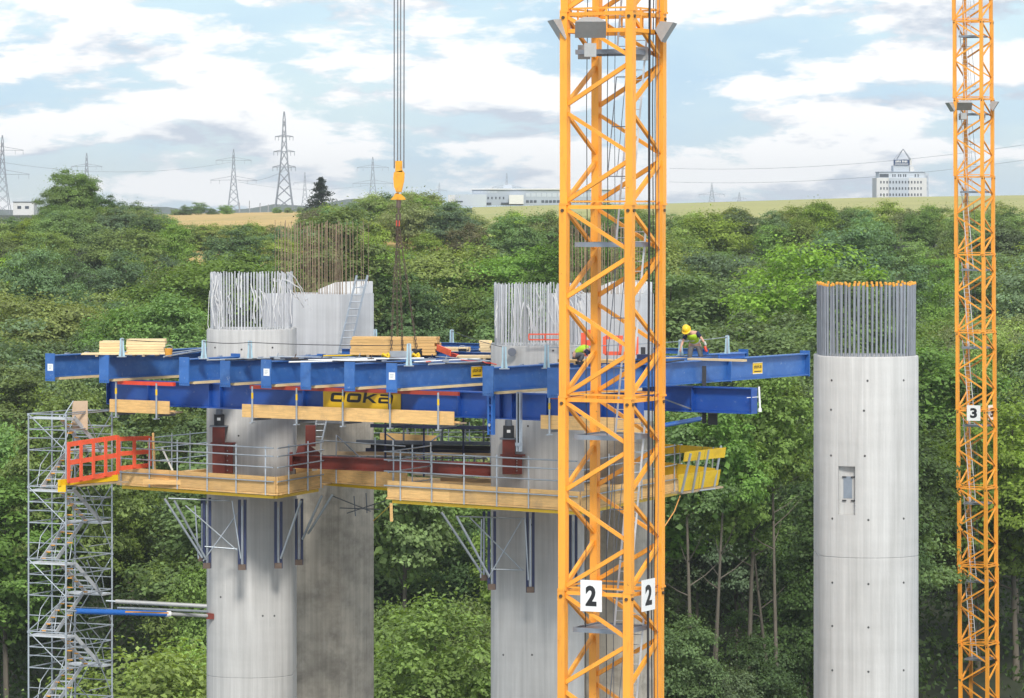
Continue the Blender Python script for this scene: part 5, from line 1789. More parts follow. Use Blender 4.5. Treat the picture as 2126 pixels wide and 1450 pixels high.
# props tying the tower to the pier
S = SPOTS[0]
hitp, _ = nose_pt(S['cx'], S['cy'], S['rx'], S['sag'], 436, 1279)
for k, (x0, y0, x1, y1, mt_, rr, lab) in enumerate(((158, 1269, 352, 1275, 'blue_bright', .10, 'thick bright blue prop between the stair tower and the pier'),
                                                    (262, 1263, 432, 1270, 'galv', .045, 'grey thin prop above the thick blue prop at the stair tower'),
                                                    (240, 1249, 430, 1259, 'lamp_grey', .075, 'pale grey tube prop from the back of the stair tower to the pier'))):
    p, q = PX(x0, y0, 136.6 + (2 if k == 2 else 0)), PX(x1, y1, 138.5)
    r_ = thing('tubular_prop', lab, 'prop', p)
    MB().tube(p, q, rr, 12).build('tube', mt_, r_)
    MB().tube(p - (q - p).normalized() * .35, p, .035, 8).build('spindle', 'galv', r_)
    if k == 0:
        e = PX(430, 1279, 139.4)
        MB().tube(q, e, .065, 10).build('inner_tube', 'lamp_grey', r_)
        MB().tube(q - (q - p).normalized() * .14, q + (q - p).normalized() * .02, .115, 10).build('collar', 'white_paint', r_)
        MB().bar(PX(260, 1270.5, 136.9), PX(350, 1273, 137.6), .02, .05).build('stripe', 'cap_orange', r_)
single(MB().box(hitp + V((.02, -.06, 0)), V((.14, 0, 0)), V((0, .16, 0)), Z * .10), 'wall_shoe', 'redlead', 'rusty wall shoe of the blue prop on the pier', 'wall bracket')

# ------------------------------------------------------------------ tower cranes


def tower_crane(near_px, near_d, yaw, w, sec_h, joint_y, n_up, n_down, lean, label, number, plates, lamps, chord=.24, dia=.10, ladder_side=1):
    """lattice mast: four corner chords, zigzag braces in each face, platforms and ladders inside"""
    N = PX(near_px, HY, near_d)
    cr, sr = math.cos(yaw), math.sin(yaw)
    eL = V((-cr, sr, 0)); eR = V((sr, cr, 0))
    s = near_d / F
    zj = ZC - (joint_y - HY) * s
    zb = zj - n_down * sec_h
    ctr = N + (eL + eR) * w / 2
    root = thing('tower_crane', label, 'tower crane', (ctr.x, ctr.y, zb))
    cn = [-(eL + eR) * w / 2, (eL - eR) * w / 2, (eL + eR) * w / 2, (eR - eL) * w / 2]     # near, left, back, right
    # one section, z from 0 to sec_h
    ch = []
    for c in cn:
        m = MB(); m.box(c + Z * sec_h / 2, eL * chord / 2, eR * chord / 2, Z * (sec_h / 2 - .006))
        me = m.mesh('chord'); me.materials.append(MATS['crane']); ch.append(me)
    fl = []
    for c in cn:
        m = MB(); m.box(c + Z * .02, eL * (chord / 2 + .02), eR * (chord / 2 + .02), Z * .03)
        me = m.mesh('joint_flange'); me.materials.append(MATS['crane']); fl.append(me)
    faces = [(1, 0, 0), (0, 3, 0), (3, 2, 1), (2, 1, 1)]
    br = []
    for (i, j, ph) in faces:
        A, B = cn[i], cn[j]
        t = (B - A).normalized()
        out = (A + B).normalized()
        for k in range(4):
            z1 = sec_h * (1 - k / 4) - .16; z0 = sec_h * (1 - (k + 1) / 4) + .14
            a, b = (A, B) if (k + ph) % 2 == 0 else (B, A)
            dr = (b - a).normalized()
            m = MB(); m.bar(a + dr * chord * .45 + Z * z1, b - dr * chord * .45 + Z * z0, dia * (1.25 if k % 2 else 1), dia, out)
            me = m.mesh('brace'); me.materials.append(MATS['crane']); br.append(me)
        m = MB(); m.bar(A + t * chord * .4 + Z * (sec_h - .07), B - t * chord * .4 + Z * (sec_h - .07), dia * .8, dia * 1.1, Z)
        me = m.mesh('horizontal'); me.materials.append(MATS['crane']); br.append(me)
        m = MB(); m.bar(A + t * chord * .4 + Z * .10, B - t * chord * .4 + Z * .10, dia * .5, dia * .5, Z)
        me = m.mesh('horizontal'); me.materials.append(MATS['crane']); br.append(me)
    k_ = w / 2 - chord * .45
    pz = sec_h - 1.17
    m = MB(); hw = .80
    m.hexa([v + Z * z for z in (pz - .04, pz) for v in (-(eL + eR) * k_ * hw, (eL - eR) * k_ * hw, (eL + eR) * k_ * hw, (eR - eL) * k_ * hw)])
    for a_, b_ in ((0, 1), (1, 2), (2, 3), (3, 0)):
        q4 = [-(eL + eR), (eL - eR), (eL + eR), (eR - eL)]
        m.bar(q4[a_] * k_ * .86 + Z * (pz - .03), q4[b_] * k_ * .86 + Z * (pz - .03), .05, .14)
    plat = m.mesh('platform'); plat.materials.append(MATS['steel_plate'])

    def lad(p, q, wd):
        m = MB(); t = (q - p).normalized(); sd = V((.97, -.25, 0))
        for s_ in (-1, 1): m.bar(p + sd * s_ * wd / 2, q + sd * s_ * wd / 2, .06, .05)
        n = int((q - p).length / .3)
        for i in range(n):
            c = p.lerp(q, (i + .5) / n); m.tube(c - sd * wd / 2, c + sd * wd / 2, .014, 5)
        return m
    q0 = V((.30 * ladder_side, .25, pz + .02)); q1 = V((.86 * ladder_side, .25, pz + sec_h + .5))
    lm = lad(q0, q1, .38).mesh('ladder'); lm.materials.append(MATS['alu'])
    g = MB()                                      # guard frame beside the ladder
    ga, gb = q0.lerp(q1, .32), q0.lerp(q1, .80)
    off = V((-.62 * ladder_side, .1, 0))
    for f_ in (0, .5, 1):
        c = ga.lerp(gb, f_); g.tube(c, c + off, .016, 5)
    g.tube(ga + off, gb + off, .016, 5); g.tube(ga + off * .55, gb + off * .55, .012, 5)
    gm = g.mesh('ladder_guard'); gm.materials.append(MATS['galv_dark'])
    bl = []
    for c in cn:
        for e_, sg in ((eL, 1), (eR, 1), (eL, -1), (eR, -1)):
            if (c.dot(e_) * sg) < 0: continue
            for zz in (sec_h - .17,):
                p = c + e_ * sg * (chord / 2 - .01) + Z * zz
                m = MB().tube(p, p + e_ * sg * .05, .055, 6); me = m.mesh('bolt'); me.materials.append(MATS['bolt']); bl.append(me)
    n_tot = n_up + n_down
    for i in range(n_tot):
        z = i * sec_h
        lx = lean * (z - n_down * sec_h)
        L_ = (lx, 0, z)
        for me in ch: part('chord', me, None, root, L_)
        for me in fl: part('joint_flange', me, None, root, L_)
        for me in br: part('brace', me, None, root, L_)
        for me in bl: part('bolt', me, None, root, L_)
        part('platform', plat, None, root, L_); part('ladder', lm, None, root, L_); part('ladder_guard', gm, None, root, L_)
    # number boards hung on the two near faces
    def face_pt(i, j, px):
        A, B = ctr + cn[i], ctr + cn[j]
        t = (B - A); k = (px - 1063) / F
        u = (k * A.y - A.x) / (t.x - k * t.y)
        return A + t * u, t.normalized()
    for (i, j, x0, x1, y0, y1) in plates:
        a, t = face_pt(i, j, x0); b, _ = face_pt(i, j, x1)
        out = V((t.y, -t.x, 0))
        if out.y > 0: out = -out
        c = (a + b) / 2 + out * (chord / 2 + .03)
        c.z = ZC - ((y0 + y1) / 2 - HY) / F * c.y
        wd = (b - a).length; hh = (y1 - y0) / F * c.y
        bd = MB().box(c, t * wd / 2, out * .012, Z * hh / 2).build('number_board', 'white_paint', root)
        m = MB(); put_shape(m, text_shape(number, wd * .52, hh * .66, .045), c + out * .0145, t, Z); m.build('numeral', 'black_paint', bd)
    for (px, y0, y1, kind_) in lamps:
        s_ = near_d / F
        c = PX(px, (y0 + y1) / 2, near_d + (-.15 if kind_ == 'c' else 1.25)); hh = (y1 - y0) * s_
        sgn = -1 if kind_ == 'l' else 1 if kind_ == 'r' else 0
        fdir = V((sgn * .85, -.5 if sgn == 0 else -.15, -.55)).normalized()
        sd = V((-fdir.y, fdir.x, 0)).normalized(); up = sd.cross(fdir).normalized()
        if up.z < 0: up = -up
        lp = MB()
        A4 = [c + sd * hh * a_ * .28 + up * hh * b_ * .2 - fdir * hh * .3 for a_, b_ in ((-1, -1), (1, -1), (1, 1), (-1, 1))]
        B4 = [c + sd * hh * a_ * .62 + up * hh * b_ * .46 + fdir * hh * .22 for a_, b_ in ((-1, -1), (1, -1), (1, 1), (-1, 1))]
        lp.hexa(A4 + B4)
        lo_ = lp.build('floodlight', 'lamp_grey', root)
        C4 = [p + fdir * .004 for p in B4]
        gl = MB(); gl.hexa([c + (p - c) * .9 + fdir * .006 for p in B4] + [c + (p - c) * .9 + fdir * .015 for p in B4]); gl.build('glass', 'steel_plate', lo_)
        bx = c - Z * hh * .95 + V((-sgn * hh * .9, .35, 0))
        MB().box(bx, V((hh * .24, 0, 0)), V((0, hh * .2, 0)), Z * hh * .27).build('ballast_box', 'lamp_grey', root)
    return root, ctr, cn


cr2, ctr2, cn2 = tower_crane(1311, 115.0, R(27), 2.18, 5.80, 22, 1, 8, 0.0042, 'near orange lattice tower crane mast with number boards reading 2', '2',
                             [(1, 0, 1210, 1254, 1205, 1270), (0, 3, 1323, 1350, 1203, 1268)],
                             [(1226, 28, 80, 'c'), (1165, 30, 84, 'l'), (1380, 36, 88, 'r')])
cr3, ctr3, cn3 = tower_crane(2036, 286.0, R(28), 2.12, 5.80, 41, 1, 9, -0.0095, 'farther orange lattice tower crane mast with number boards reading 3', '3',
                             [(1, 0, 2009, 2037, 842, 874), (0, 3, 2048, 2063, 841, 872)],
                             [(2002, 205, 230, 'c'), (1976, 208, 232, 'l'), (2063, 206, 231, 'r')], chord=.235, dia=.095, ladder_side=-1)
# equipment frame round the near mast's top joint
zf = ZC - (62 - HY) * 115 / F
for i, j in ((1, 0), (0, 3), (3, 2), (2, 1)):
    A, B = ctr2 + cn2[i], ctr2 + cn2[j]; A.z = B.z = zf
    MB().bar(A, B, .12, .12).build('lamp_rail', 'crane', cr2)
    for t in (.3, .62):
        p = A.lerp(B, t); MB().bar(p, p + Z * .66, .06, .06).build('lamp_rail_post', 'crane', cr2)
# cables down the inside of the near mast
for k, (px, dd, r, m_) in enumerate(((1349, 116.0, .035, 'cable'), (1219, 116.5, .012, 'cable'), (1262, 116.4, .012, 'cable'), (1361, 116.2, .012, 'cable'), (1368, 116.2, .010, 'galv_dark'), (1277, 116.8, .010, 'galv_dark'), (1356, 116.8, .016, 'cable'))):
    P = [PX(px + (2.0 if q % 2 else 0) * (.3 if k == 0 else 1) - q * .6, -300 + q * 260, dd) for q in range(9)]
    MB().path(P, r, 6).build('power_cable', m_, cr2)

# ------------------------------------------------------------------ crane hook with ropes and slings
hd = 137.5
hp = lambda x, y: PX(x, y, hd)
s = hd / F
r_ = thing('crane_hook_block', 'orange crane hook block with brown chain slings hanging over the deck', 'crane hook', hp(828, 415))
x0 = hp(828, 0).x
def zz(y): return hp(0, y).z
for dx, dy in ((-9.5, 0), (-2.5, .15), (3.5, 0), (10.5, .15)):
    MB().tube(PX(828 + dx, 350, hd + dy), PX(828 + dx * 1.05 + .5, -260, hd + dy), .022, 6).build('hoist_rope', 'rope', r_)
MB().box(V((x0, hd, zz(346))), V((.125, 0, 0)), V((0, .12, 0)), Z * ((zz(335) - zz(358)) / 2)).build('rope_guard', 'hook', r_)
for s_ in (-1, 1):
    cx_ = x0 + s_ * .02
    poly = [V((x0 - 10 * s, hd + s_ * .12, zz(358))), V((x0 - 11.5 * s, hd + s_ * .12, zz(370))), V((x0 - 10 * s, hd + s_ * .12, zz(388))), V((x0 - 6 * s, hd + s_ * .12, zz(398))), V((x0 + 6 * s, hd + s_ * .12, zz(398))), V((x0 + 11 * s, hd + s_ * .12, zz(376))), V((x0 + 12 * s, hd + s_ * .12, zz(360))), V((x0 + 8 * s, hd + s_ * .12, zz(354)))]
    MB().prism(poly, (0, .03, 0)).build('side_plate', 'hook', r_)
MB().tube(V((x0, hd - .10, zz(373))), V((x0, hd + .10, zz(373))), 9.5 * s, 16).build('sheave', 'hook', r_)
MB().box(V((x0, hd, zz(396))), V((.10, 0, 0)), V((0, .11, 0)), Z * .06).build('crosshead', 'hook', r_)
P = [V((x0 + .13 * math.cos(a) * 1.1, hd, zz(408) + .11 * math.sin(a))) for a in np.linspace(1.6, 1.6 + 4.6, 12)]
MB().path(P, .04, 6).build('hook', 'hook', r_)
poly = [V((x0 - 17 * s, hd - .06, zz(415))), V((x0 + 15 * s, hd - .06, zz(415))), V((x0 + 12 * s, hd - .06, zz(410))), V((x0 + 4 * s, hd - .06, zz(403))), V((x0 - 5 * s, hd - .06, zz(403))), V((x0 - 13 * s, hd - .06, zz(410)))]
MB().prism(poly, (0, .12, 0)).build('spreader', 'hook', r_)


def chain(pts, r, root, mt='chain', n=26):
    """links as short turned ovals joined along a line"""
    m = MB()
    for a, b in zip(pts, pts[1:]):
        k = max(3, int((b - a).length / (r * 5)))
        for i in range(k):
            p, q = a.lerp(b, i / k), a.lerp(b, (i + 1.15) / k)
            side = V((r, 0, 0)) if i % 2 else V((0, r, 0))
            for sg in (-1, 1): m.tube(p + side * sg, q + side * sg, r * .55, 4)
    return m.build('sling_chain', mt, root)


MB().tube(V((x0, hd, zz(416))), V((x0 - 1 * s, hd, zz(432))), .085, 8).build('shackle', 'chain', r_)
chain([V((x0, hd, zz(432))), V((x0 - 2 * s, hd, zz(468)))], .06, r_)
MB().tube(V((x0 - 2 * s, hd, zz(458))), V((x0 - 2 * s, hd, zz(470))), .07, 8).build('sling_tag', 'red', r_)
t0 = V((x0 - 2 * s, hd, zz(468)))
for ex, ey, dy in ((812, 738, -.3), (836, 738, .2), (866, 728, .0), (826, 738, .8)):
    e = PX(ex, ey, hd + dy)
    mid = t0.lerp(e, .45) + V(((-.04 if ex < 830 else .02), 0, 0))
    chain([t0 + V((rnd.uniform(-.05, .05), 0, 0)), mid, e], .026, r_)

# ------------------------------------------------------------------ workers


def skin(chains, name, mt, parent, sub=2):
    """connected joints with radii grown into one smooth surface"""
    vs, es, rs = [], [], []
    idx = {}
    for ch_ in chains:
        prev = None
        for p, r in ch_:
            key = tuple(round(c, 4) for c in p)
            if key not in idx:
                idx[key] = len(vs); vs.append(p); rs.append(r)
            i = idx[key]
            if prev is not None and prev != i: es.append((prev, i))
            prev = i
    me = bpy.data.meshes.new(name); me.from_pydata(vs, es, [])
    ob = bpy.data.objects.new(name, me); COL.objects.link(ob)
    md = ob.modifiers.new('skin', 'SKIN'); md.use_smooth_shade = True
    sv = me.skin_vertices[0].data
    for i, r in enumerate(rs):
        sv[i].radius = r if isinstance(r, tuple) else (r, r)
        sv[i].use_root = (i == 0)
    sb = ob.modifiers.new('sub', 'SUBSURF'); sb.levels = sub; sb.render_levels = sub
    bpy.context.view_layer.update()
    dg = bpy.context.evaluated_depsgraph_get()
    m2 = bpy.data.meshes.new_from_object(ob.evaluated_get(dg))
    bpy.data.objects.remove(ob)
    m2.materials.clear(); m2.materials.append(MATS[mt])
    m2.polygons.foreach_set('use_smooth', [True] * len(m2.polygons))
    o = bpy.data.objects.new(name, m2); COL.objects.link(o)
    if parent: o.parent = parent
    return o


def helmet(parent, c, tilt):
    """hard hat: dome, brim and peak around head centre c"""
    m = MB(); n = 16
    rot = Matrix.Rotation(tilt[0], 3, 'X') @ Matrix.Rotation(tilt[1], 3, 'Y')
    rings = [(.135, -.005), (.135, .03), (.125, .075), (.10, .115), (.06, .138), (.015, .146)]
    vs = [V(c) + rot @ V((r * math.cos(2 * math.pi * i / n), 1.15 * r * math.sin(2 * math.pi * i / n), z)) for r, z in rings for i in range(n)]
    m.add(vs, [(j * n + i, j * n + (i + 1) % n, (j + 1) * n + (i + 1) % n, (j + 1) * n + i) for j in range(len(rings) - 1) for i in range(n)], True)
    m.add(vs[-n:], [tuple(range(n))])
    br_ = []
    for i in range(n):
        a = 2 * math.pi * i / n; k = .155 + (.055 if math.sin(a) < -.3 else 0) * -math.sin(a)
        br_.append((k * math.cos(a), 1.13 * k * math.sin(a)))
    o_ = [V(c) + rot @ V((x, y, -.012)) for x, y in br_]; u_ = [V(c) + rot @ V((x, y, .004)) for x, y in br_]
    i_ = vs[:n]
    m.add(o_ + u_ + i_, [(i, (i + 1) % n, n + (i + 1) % n, n + i) for i in range(n)] + [(n + i, n + (i + 1) % n, 2 * n + (i + 1) % n, 2 * n + i) for i in range(n)], True)
    org = V((0, 0, 0)); me = m.mesh('hard_hat'); me.materials.append(MATS['helmet'])
    o = bpy.data.objects.new('hard_hat', me); COL.objects.link(o); o.parent = parent
    return o


def hand(ch_list, wrist, d, up, curl=.4, s=1.0):
    """palm plus five finger chains rooted in the palm"""
    d, up = V(d).normalized(), V(up).normalized(); sd = d.cross(up)
    palm = V(wrist) + d * .085 * s
    ch_list.append([(tuple(wrist), .030), (tuple(palm), (.040, .024))])
    for k, ln in ((-1.5, .062), (-.5, .075), (.5, .07), (1.5, .055)):
        b0 = palm + sd * k * .019
        m1 = b0 + (d - up * curl * .4).normalized() * ln * .6; m2 = m1 + (d * .6 - up * curl).normalized() * ln * .55
        ch_list.append([(tuple(palm), (.040, .024)), (tuple(b0 + d * .012), .0105), (tuple(m1), .0095), (tuple(m2), .008)])
    tb = V(wrist) + d * .04 + sd * -.03
    ch_list.append([(tuple(V(wrist) + d * .03), .028), (tuple(tb), .014), (tuple(tb + (d * .7 - sd * .7).normalized() * .045), .011), (tuple(tb + (d * .95 - sd * .3).normalized() * .085), .009)])


def worker_bent():
    foot = PX(1440, 675, 138.2) - Z * 1.60
    root = thing('person', 'worker in yellow hard hat and yellow vest bending over the guard post', 'person', foot)
    # local axes: x to the right in the picture, -y towards the camera
    hipc = (.05, .08, .86)
    spine = [(hipc, .15), ((.03, .02, .98), (.165, .13)), ((-.03, -.12, 1.10), (.17, .135)), ((-.09, -.26, 1.20), (.175, .13)), ((-.13, -.34, 1.26), .085), ((-.20, -.43, 1.30), .06)]
    head = [((-.20, -.43, 1.30), .06), ((-.255, -.50, 1.33), (.085, .095)), ((-.28, -.53, 1.40), (.075, .085))]
    shL, shR = (-.27, -.22, 1.19), (.10, -.28, 1.24)
    elL, elR = (-.38, -.36, .96), (.26, -.30, 1.06)
    wrL, wrR = (-.45, -.46, .76), (.36, -.42, .90)
    arms = [[((-.09, -.26, 1.20), (.175, .13)), (shL, .072), (elL, .046), (wrL, .030)], [((-.09, -.26, 1.20), (.175, .13)), (shR, .072), (elR, .046), (wrR, .030)]]
    legs = [[(hipc, .15), ((-.09, .06, .80), .10), ((-.13, -.02, .47), .066), ((-.15, .06, .09), .045), ((-.17, -.10, .045), .042)],
            [(hipc, .15), ((.19, .06, .80), .10), ((.24, -.02, .47), .066), ((.27, .08, .09), .045), ((.28, -.08, .045), .042)]]
    hands = []
    hand(hands, wrL, (-.15, -.2, -1), (0, -1, .1), .3); hand(hands, wrR, (.35, -.3, -1), (0, -1, 0), .8)
    body = skin([spine, head] + arms + legs + hands, 'body', 'skin', root)
    nose = MB().tube(V((-.29, -.615, 1.33)), V((-.295, -.64, 1.315)), .014, 6, .018); n_ = nose.mesh('nose'); n_.materials.append(MATS['skin']); part('nose', n_, None, root)
    skin([[((.05, .07, .87), (.165, .145)), ((.03, .02, .98), (.19, .155)), ((-.03, -.12, 1.10), (.215, .175)), ((-.085, -.25, 1.195), (.225, .175)), ((-.125, -.335, 1.255), (.14, .115))]], 'vest', 'hivis', root)
    for z, y, x in ((.985, .015, .03), (1.10, -.12, -.03)):
        band = []
        m = MB(); n = 18; ax = V((-.06, -.14, .12)).normalized(); s1 = V((1, 0, 0)); s2 = ax.cross(s1).normalized(); s1 = s2.cross(ax)
        A = [V((x, y, z)) + s1 * .196 * math.cos(2 * math.pi * i / n) + s2 * .168 * math.sin(2 * math.pi * i / n) - ax * .025 for i in range(n)]
        m.add(A + [p + ax * .05 for p in A], [(i, (i + 1) % n, n + (i + 1) % n, n + i) for i in range(n)], True)
        me = m.mesh('reflective_band'); me.materials.append(MATS['reflective']); part('reflective_band', me, None, root)
    for nm, a, b in (('sleeve', shL, elL), ('sleeve', shR, elR)):
        a_, b_ = V(a), V(b)
        skin([[(tuple(a_.lerp(b_, -.2)), .085), (tuple(a_), .092), (tuple(a_.lerp(b_, .5)), .075), (tuple(a_.lerp(b_, .8)), .066)]], nm, 'shirt', root)
    skin([[((.05, .075, .90), (.165, .14)), (hipc, (.17, .15)), ((-.09, .06, .80), .118), ((-.13, -.02, .47), .085), ((-.15, .05, .14), .070)], [(hipc, (.17, .15)), ((.19, .06, .80), .118), ((.24, -.02, .47), .085), ((.27, .07, .14), .070)]], 'trousers', 'trousers', root)
    for x, y in ((-.16, -.02), (.275, 0)):
        m = MB().box(V((x, y - .03, .05)), V((.055, 0, 0)), V((0, .14, 0)), Z * .05); me = m.mesh('boot'); me.materials.append(MATS['dark']); part('boot', me, None, root)
    helmet(root, (-.275, -.53, 1.385), (.75, -.35))
    m = MB().path([V(wrR) + V((.02, -.02, -.05)), V(wrR) + V((.06, -.05, -.18)), V(wrR) + V((.10, -.06, -.24))], [.045, .05, .04], 8); me = m.mesh('cutter'); me.materials.append(MATS['red'])
    t_ = bpy.data.objects.new('hand_tool', me); COL.objects.link(t_); t_.location = foot
    tag(t_, 'red hand tool held by the bent worker', 'tool')
    m = MB().tube(V(wrR) + V((-.01, .01, .05)), V(wrR) + V((.03, -.03, -.06)), .042, 8); me = m.mesh('glove_cuff'); me.materials.append(MATS['glove']); part('glove_cuff', me, None, root)
    root.scale = (1.06, 1.06, 1.06)
    return root


worker_bent()
fb_ = PX(1440, 675, 138.2) - Z * 1.62
single(MB().box(fb_, V((.9, -.3, 0)), V((.12, .36, 0)), Z * .02), 'foot_board', 'wood_grey', 'board between the crossbeams that the bent worker stands on', 'board')


def worker_crouch():
    foot = HP(1206, 757, HT - .05)
    root = thing('person', 'crouching worker in yellow vest behind the posts of the near crane mast', 'person', foot)
    hipc = (-.16, .05, .30)
    spine = [(hipc, .15), ((-.08, .02, .42), (.16, .13)), ((.05, -.02, .52), (.17, .13)), ((.18, -.08, .52), (.17, .12)), ((.27, -.12, .50), .07), ((.32, -.14, .49), .055)]
    head = [((.32, -.14, .49), .055), ((.39, -.18, .46), (.085, .09)), ((.44, -.2, .42), (.07, .08))]
    sh1, sh2 = (.18, -.22, .46), (.20, .1, .48)
    arms = [[((.18, -.08, .52), (.17, .12)), (sh1, .07), ((.30, -.34, .26), .045), ((.42, -.36, .08), .03)], [((.18, -.08, .52), (.17, .12)), (sh2, .07), ((.36, .1, .26), .045), ((.45, .0, .09), .03)]]
    legs = [[(hipc, .15), ((-.20, -.08, .30), .10), ((.10, -.26, .36), .07), ((-.05, -.22, .07), .045), ((.10, -.26, .05), .04)],
            [(hipc, .15), ((-.20, .16, .28), .10), ((.06, .22, .34), .07), ((-.12, .2, .07), .045), ((.02, .22, .05), .04)]]
    hands = []
    hand(hands, (.42, -.36, .08), (.7, -.1, -.4), (0, 0, 1), .3); hand(hands, (.45, .0, .09), (.7, 0, -.4), (0, 0, 1), .3)
    skin([spine, head] + arms + legs + hands, 'body', 'skin', root)
    skin([[((-.13, .04, .35), (.165, .14)), ((-.08, .02, .42), (.185, .15)), ((.05, -.02, .52), (.215, .17)), ((.18, -.08, .525), (.215, .165)), ((.26, -.115, .51), (.13, .11))]], 'vest', 'hivis', root)
    skin([[((-.14, .045, .33), (.16, .14)), (hipc, (.165, .15)), ((-.20, -.08, .30), .115), ((.10, -.26, .36), .085), ((-.04, -.22, .10), .065)], [(hipc, (.165, .15)), ((-.20, .16, .28), .115), ((.06, .22, .34), .085), ((-.11, .2, .1), .065)]], 'trousers', 'trousers', root)
    for a, b in ((sh1, (.30, -.34, .26)), (sh2, (.36, .1, .26))):
        a_, b_ = V(a), V(b); skin([[(tuple(a_.lerp(b_, -.2)), .08), (tuple(a_), .085), (tuple(a_.lerp(b_, .75)), .062)]], 'sleeve', 'shirt', root)
    for x, y in ((.04, -.25), (-.04, .21)):
        m = MB().box(V((x, y, .05)), V((.14, 0, 0)), V((0, .05, 0)), Z * .048); me = m.mesh('boot'); me.materials.append(MATS['dark']); part('boot', me, None, root)
    o = helmet(root, (.41, -.19, .475), (.2, .9)); o.data.materials[0] = MATS['rebar_grey']
    return root


worker_crouch()

# ------------------------------------------------------------------ far background


def pylon(px, y_top, y_base, d, arms, label, base_w=7.0, r=.16, mt='pylon', panels=9):
    s = d / F
    h = (y_base - y_top) * s
    b = PX(px, y_base, d)
    root = thing('power_pylon', label, 'pylon', b, 'power pylons on the plateau')
    def wdt(t): return base_w * (1 - t) ** 1.0 * .5 * (.22 + .78 * (1 - t)) + .35 if t < 1 else .1
    m = MB()
    lv = [1 - (1 - k / panels) ** 1.15 for k in range(panels + 1)]
    for sx, sy in ((-1, -1), (1, -1), (1, 1), (-1, 1)):
        for t0, t1 in zip(lv, lv[1:]):
            m.tube(b + V((sx * wdt(t0), sy * wdt(t0), t0 * h)), b + V((sx * wdt(t1), sy * wdt(t1), t1 * h)), r, 4)
    for t0, t1 in zip(lv, lv[1:]):
        for sy in (-1, 1):
            for sg in (-1, 1):
                m.tube(b + V((sg * wdt(t0), sy * wdt(t0), t0 * h)), b + V((-sg * wdt(t1), sy * wdt(t1), t1 * h)), r * .55, 4)
    m.build('mast', mt, root)
    for (y, half) in arms:
        t = (y_base - y) / (y_base - y_top); z = t * h; hw = half * s; w_ = wdt(t)
        a = MB()
        for sy in (-1, 1):
            for sg in (-1, 1):
                a.tube(b + V((sg * w_ * .9, sy * w_, z)), b + V((sg * hw, 0, z - .02 * hw)), r * .6, 4)
                a.tube(b + V((sg * w_ * .9, sy * w_, z + .16 * hw)), b + V((sg * hw, 0, z)), r * .6, 4)
            a.tube(b + V((-w_, sy * w_, z)), b + V((w_, sy * w_, z)), r * .6, 4)
        a.build('crossarm', mt, root)
        for sg in (-1, -.62, .62, 1):
            MB().tube(b + V((sg * hw * .98, 0, z)), b + V((sg * hw * .98, 0, z - .09 * hw - 1.2)), r * .5, 4).build('insulator', mt, root)
    return root


pylon(590, 232, 436, 1500, [(284, 19), (315, 22), (347, 24)], 'tall dark steel pylon with three short crossarms beside the spruce', 6.4, .20)
pylon(485, 310, 440, 2200, [(333, 37), (374, 48)], 'pale pylon with two wide crossarms beside the dark steel pylon', 6.5, .16)
pylon(180, 318, 425, 2300, [(346, 32)], 'pylon with one crossarm behind the round ridge tree', 6, .16)
pylon(5, 281, 445, 1800, [(312, 44), (362, 56)], 'large pylon above the small white building', 7, .16)
pylon(633, 358, 440, 3200, [(380, 24)], 'small far pylon beside the spruce', 6, .16)
pylon(774, 326, 440, 2400, [(348, 33), (381, 42)], 'pale pylon behind the crane hook', 6.5, .15)
pylon(912, 380, 440, 3600, [(396, 16)], 'tiny far pylon beside the factory', 6, .14)
pylon(1052, 360, 432, 3400, [(389, 30)], 'far pylon rising behind the factory roof', 6, .15)
pylon(1478, 380, 430, 3000, [(404, 27)], 'far pylon on the horizon of the grain field', 6, .15)
pylon(1535, 399, 430, 3600, [(412, 14)], 'smallest far pylon on the horizon of the grain field', 6, .14)


def wire(a, b, da, db, sag, label):
    A, B = PX(*a, da), PX(*b, db)
    P = [A.lerp(B, k / 16) - Z * sag * 4 * (k / 16) * (1 - k / 16) for k in range(17)]
    single(MB().path(P, .07, 4), 'power_line', 'pylon', label, 'power line', 'power lines between the pylons')


wire((605, 347), (485, 372), 1500, 2200, 3, 'power line sloping from the dark pylon to the pale pylon')
wire((1390, 378), (2200, 322), 1900, 1500, 4, 'lower power line crossing the sky behind the office tower')
wire((1390, 350), (2200, 290), 1900, 1500, 4, 'upper power line crossing the sky behind the office tower')
wire((-40, 330), (485, 336), 1800, 2200, 6, 'power line from the large pylon past the round ridge tree')
wire((485, 376), (774, 383), 2200, 2400, 4, 'power line between the two pale pylons')
for i, px in enumerate((234, 288, 384, 403, 497, 518, 540, 557)):
    b = PX(px, 447, 1380); hh = (26, 27, 22, 20, 26, 30, 25, 22)[i] * 1380 / F
    single(MB().tube(b - Z * 1, b + Z * hh, .18, 5), 'line_mast', 'pylon', 'slim railway mast standing beyond the wheat field', 'mast', 'slim masts along the railway beyond the wheat field')


def facade(root, x0, x1, y0, y1, d, dep, mt, name='wall'):
    a, b = PX(x0, y1, d), PX(x1, y0, d)
    c = V(((a.x + b.x) / 2, d + dep / 2, (a.z + b.z) / 2))
    return MB().box(c, V(((b.x - a.x) / 2, 0, 0)), V((0, dep / 2, 0)), Z * ((b.z - a.z) / 2)).build(name, mt, root)


def window(root, x0, x1, y0, y1, d, mt='win', prd=.12):
    a, b = PX(x0, y1, d), PX(x1, y0, d)
    MB().box(V(((a.x + b.x) / 2, d - prd / 2 + .05, (a.z + b.z) / 2)), V(((b.x - a.x) / 2, 0, 0)), V((0, prd / 2, 0)), Z * ((b.z - a.z) / 2)).build('window', mt, root)


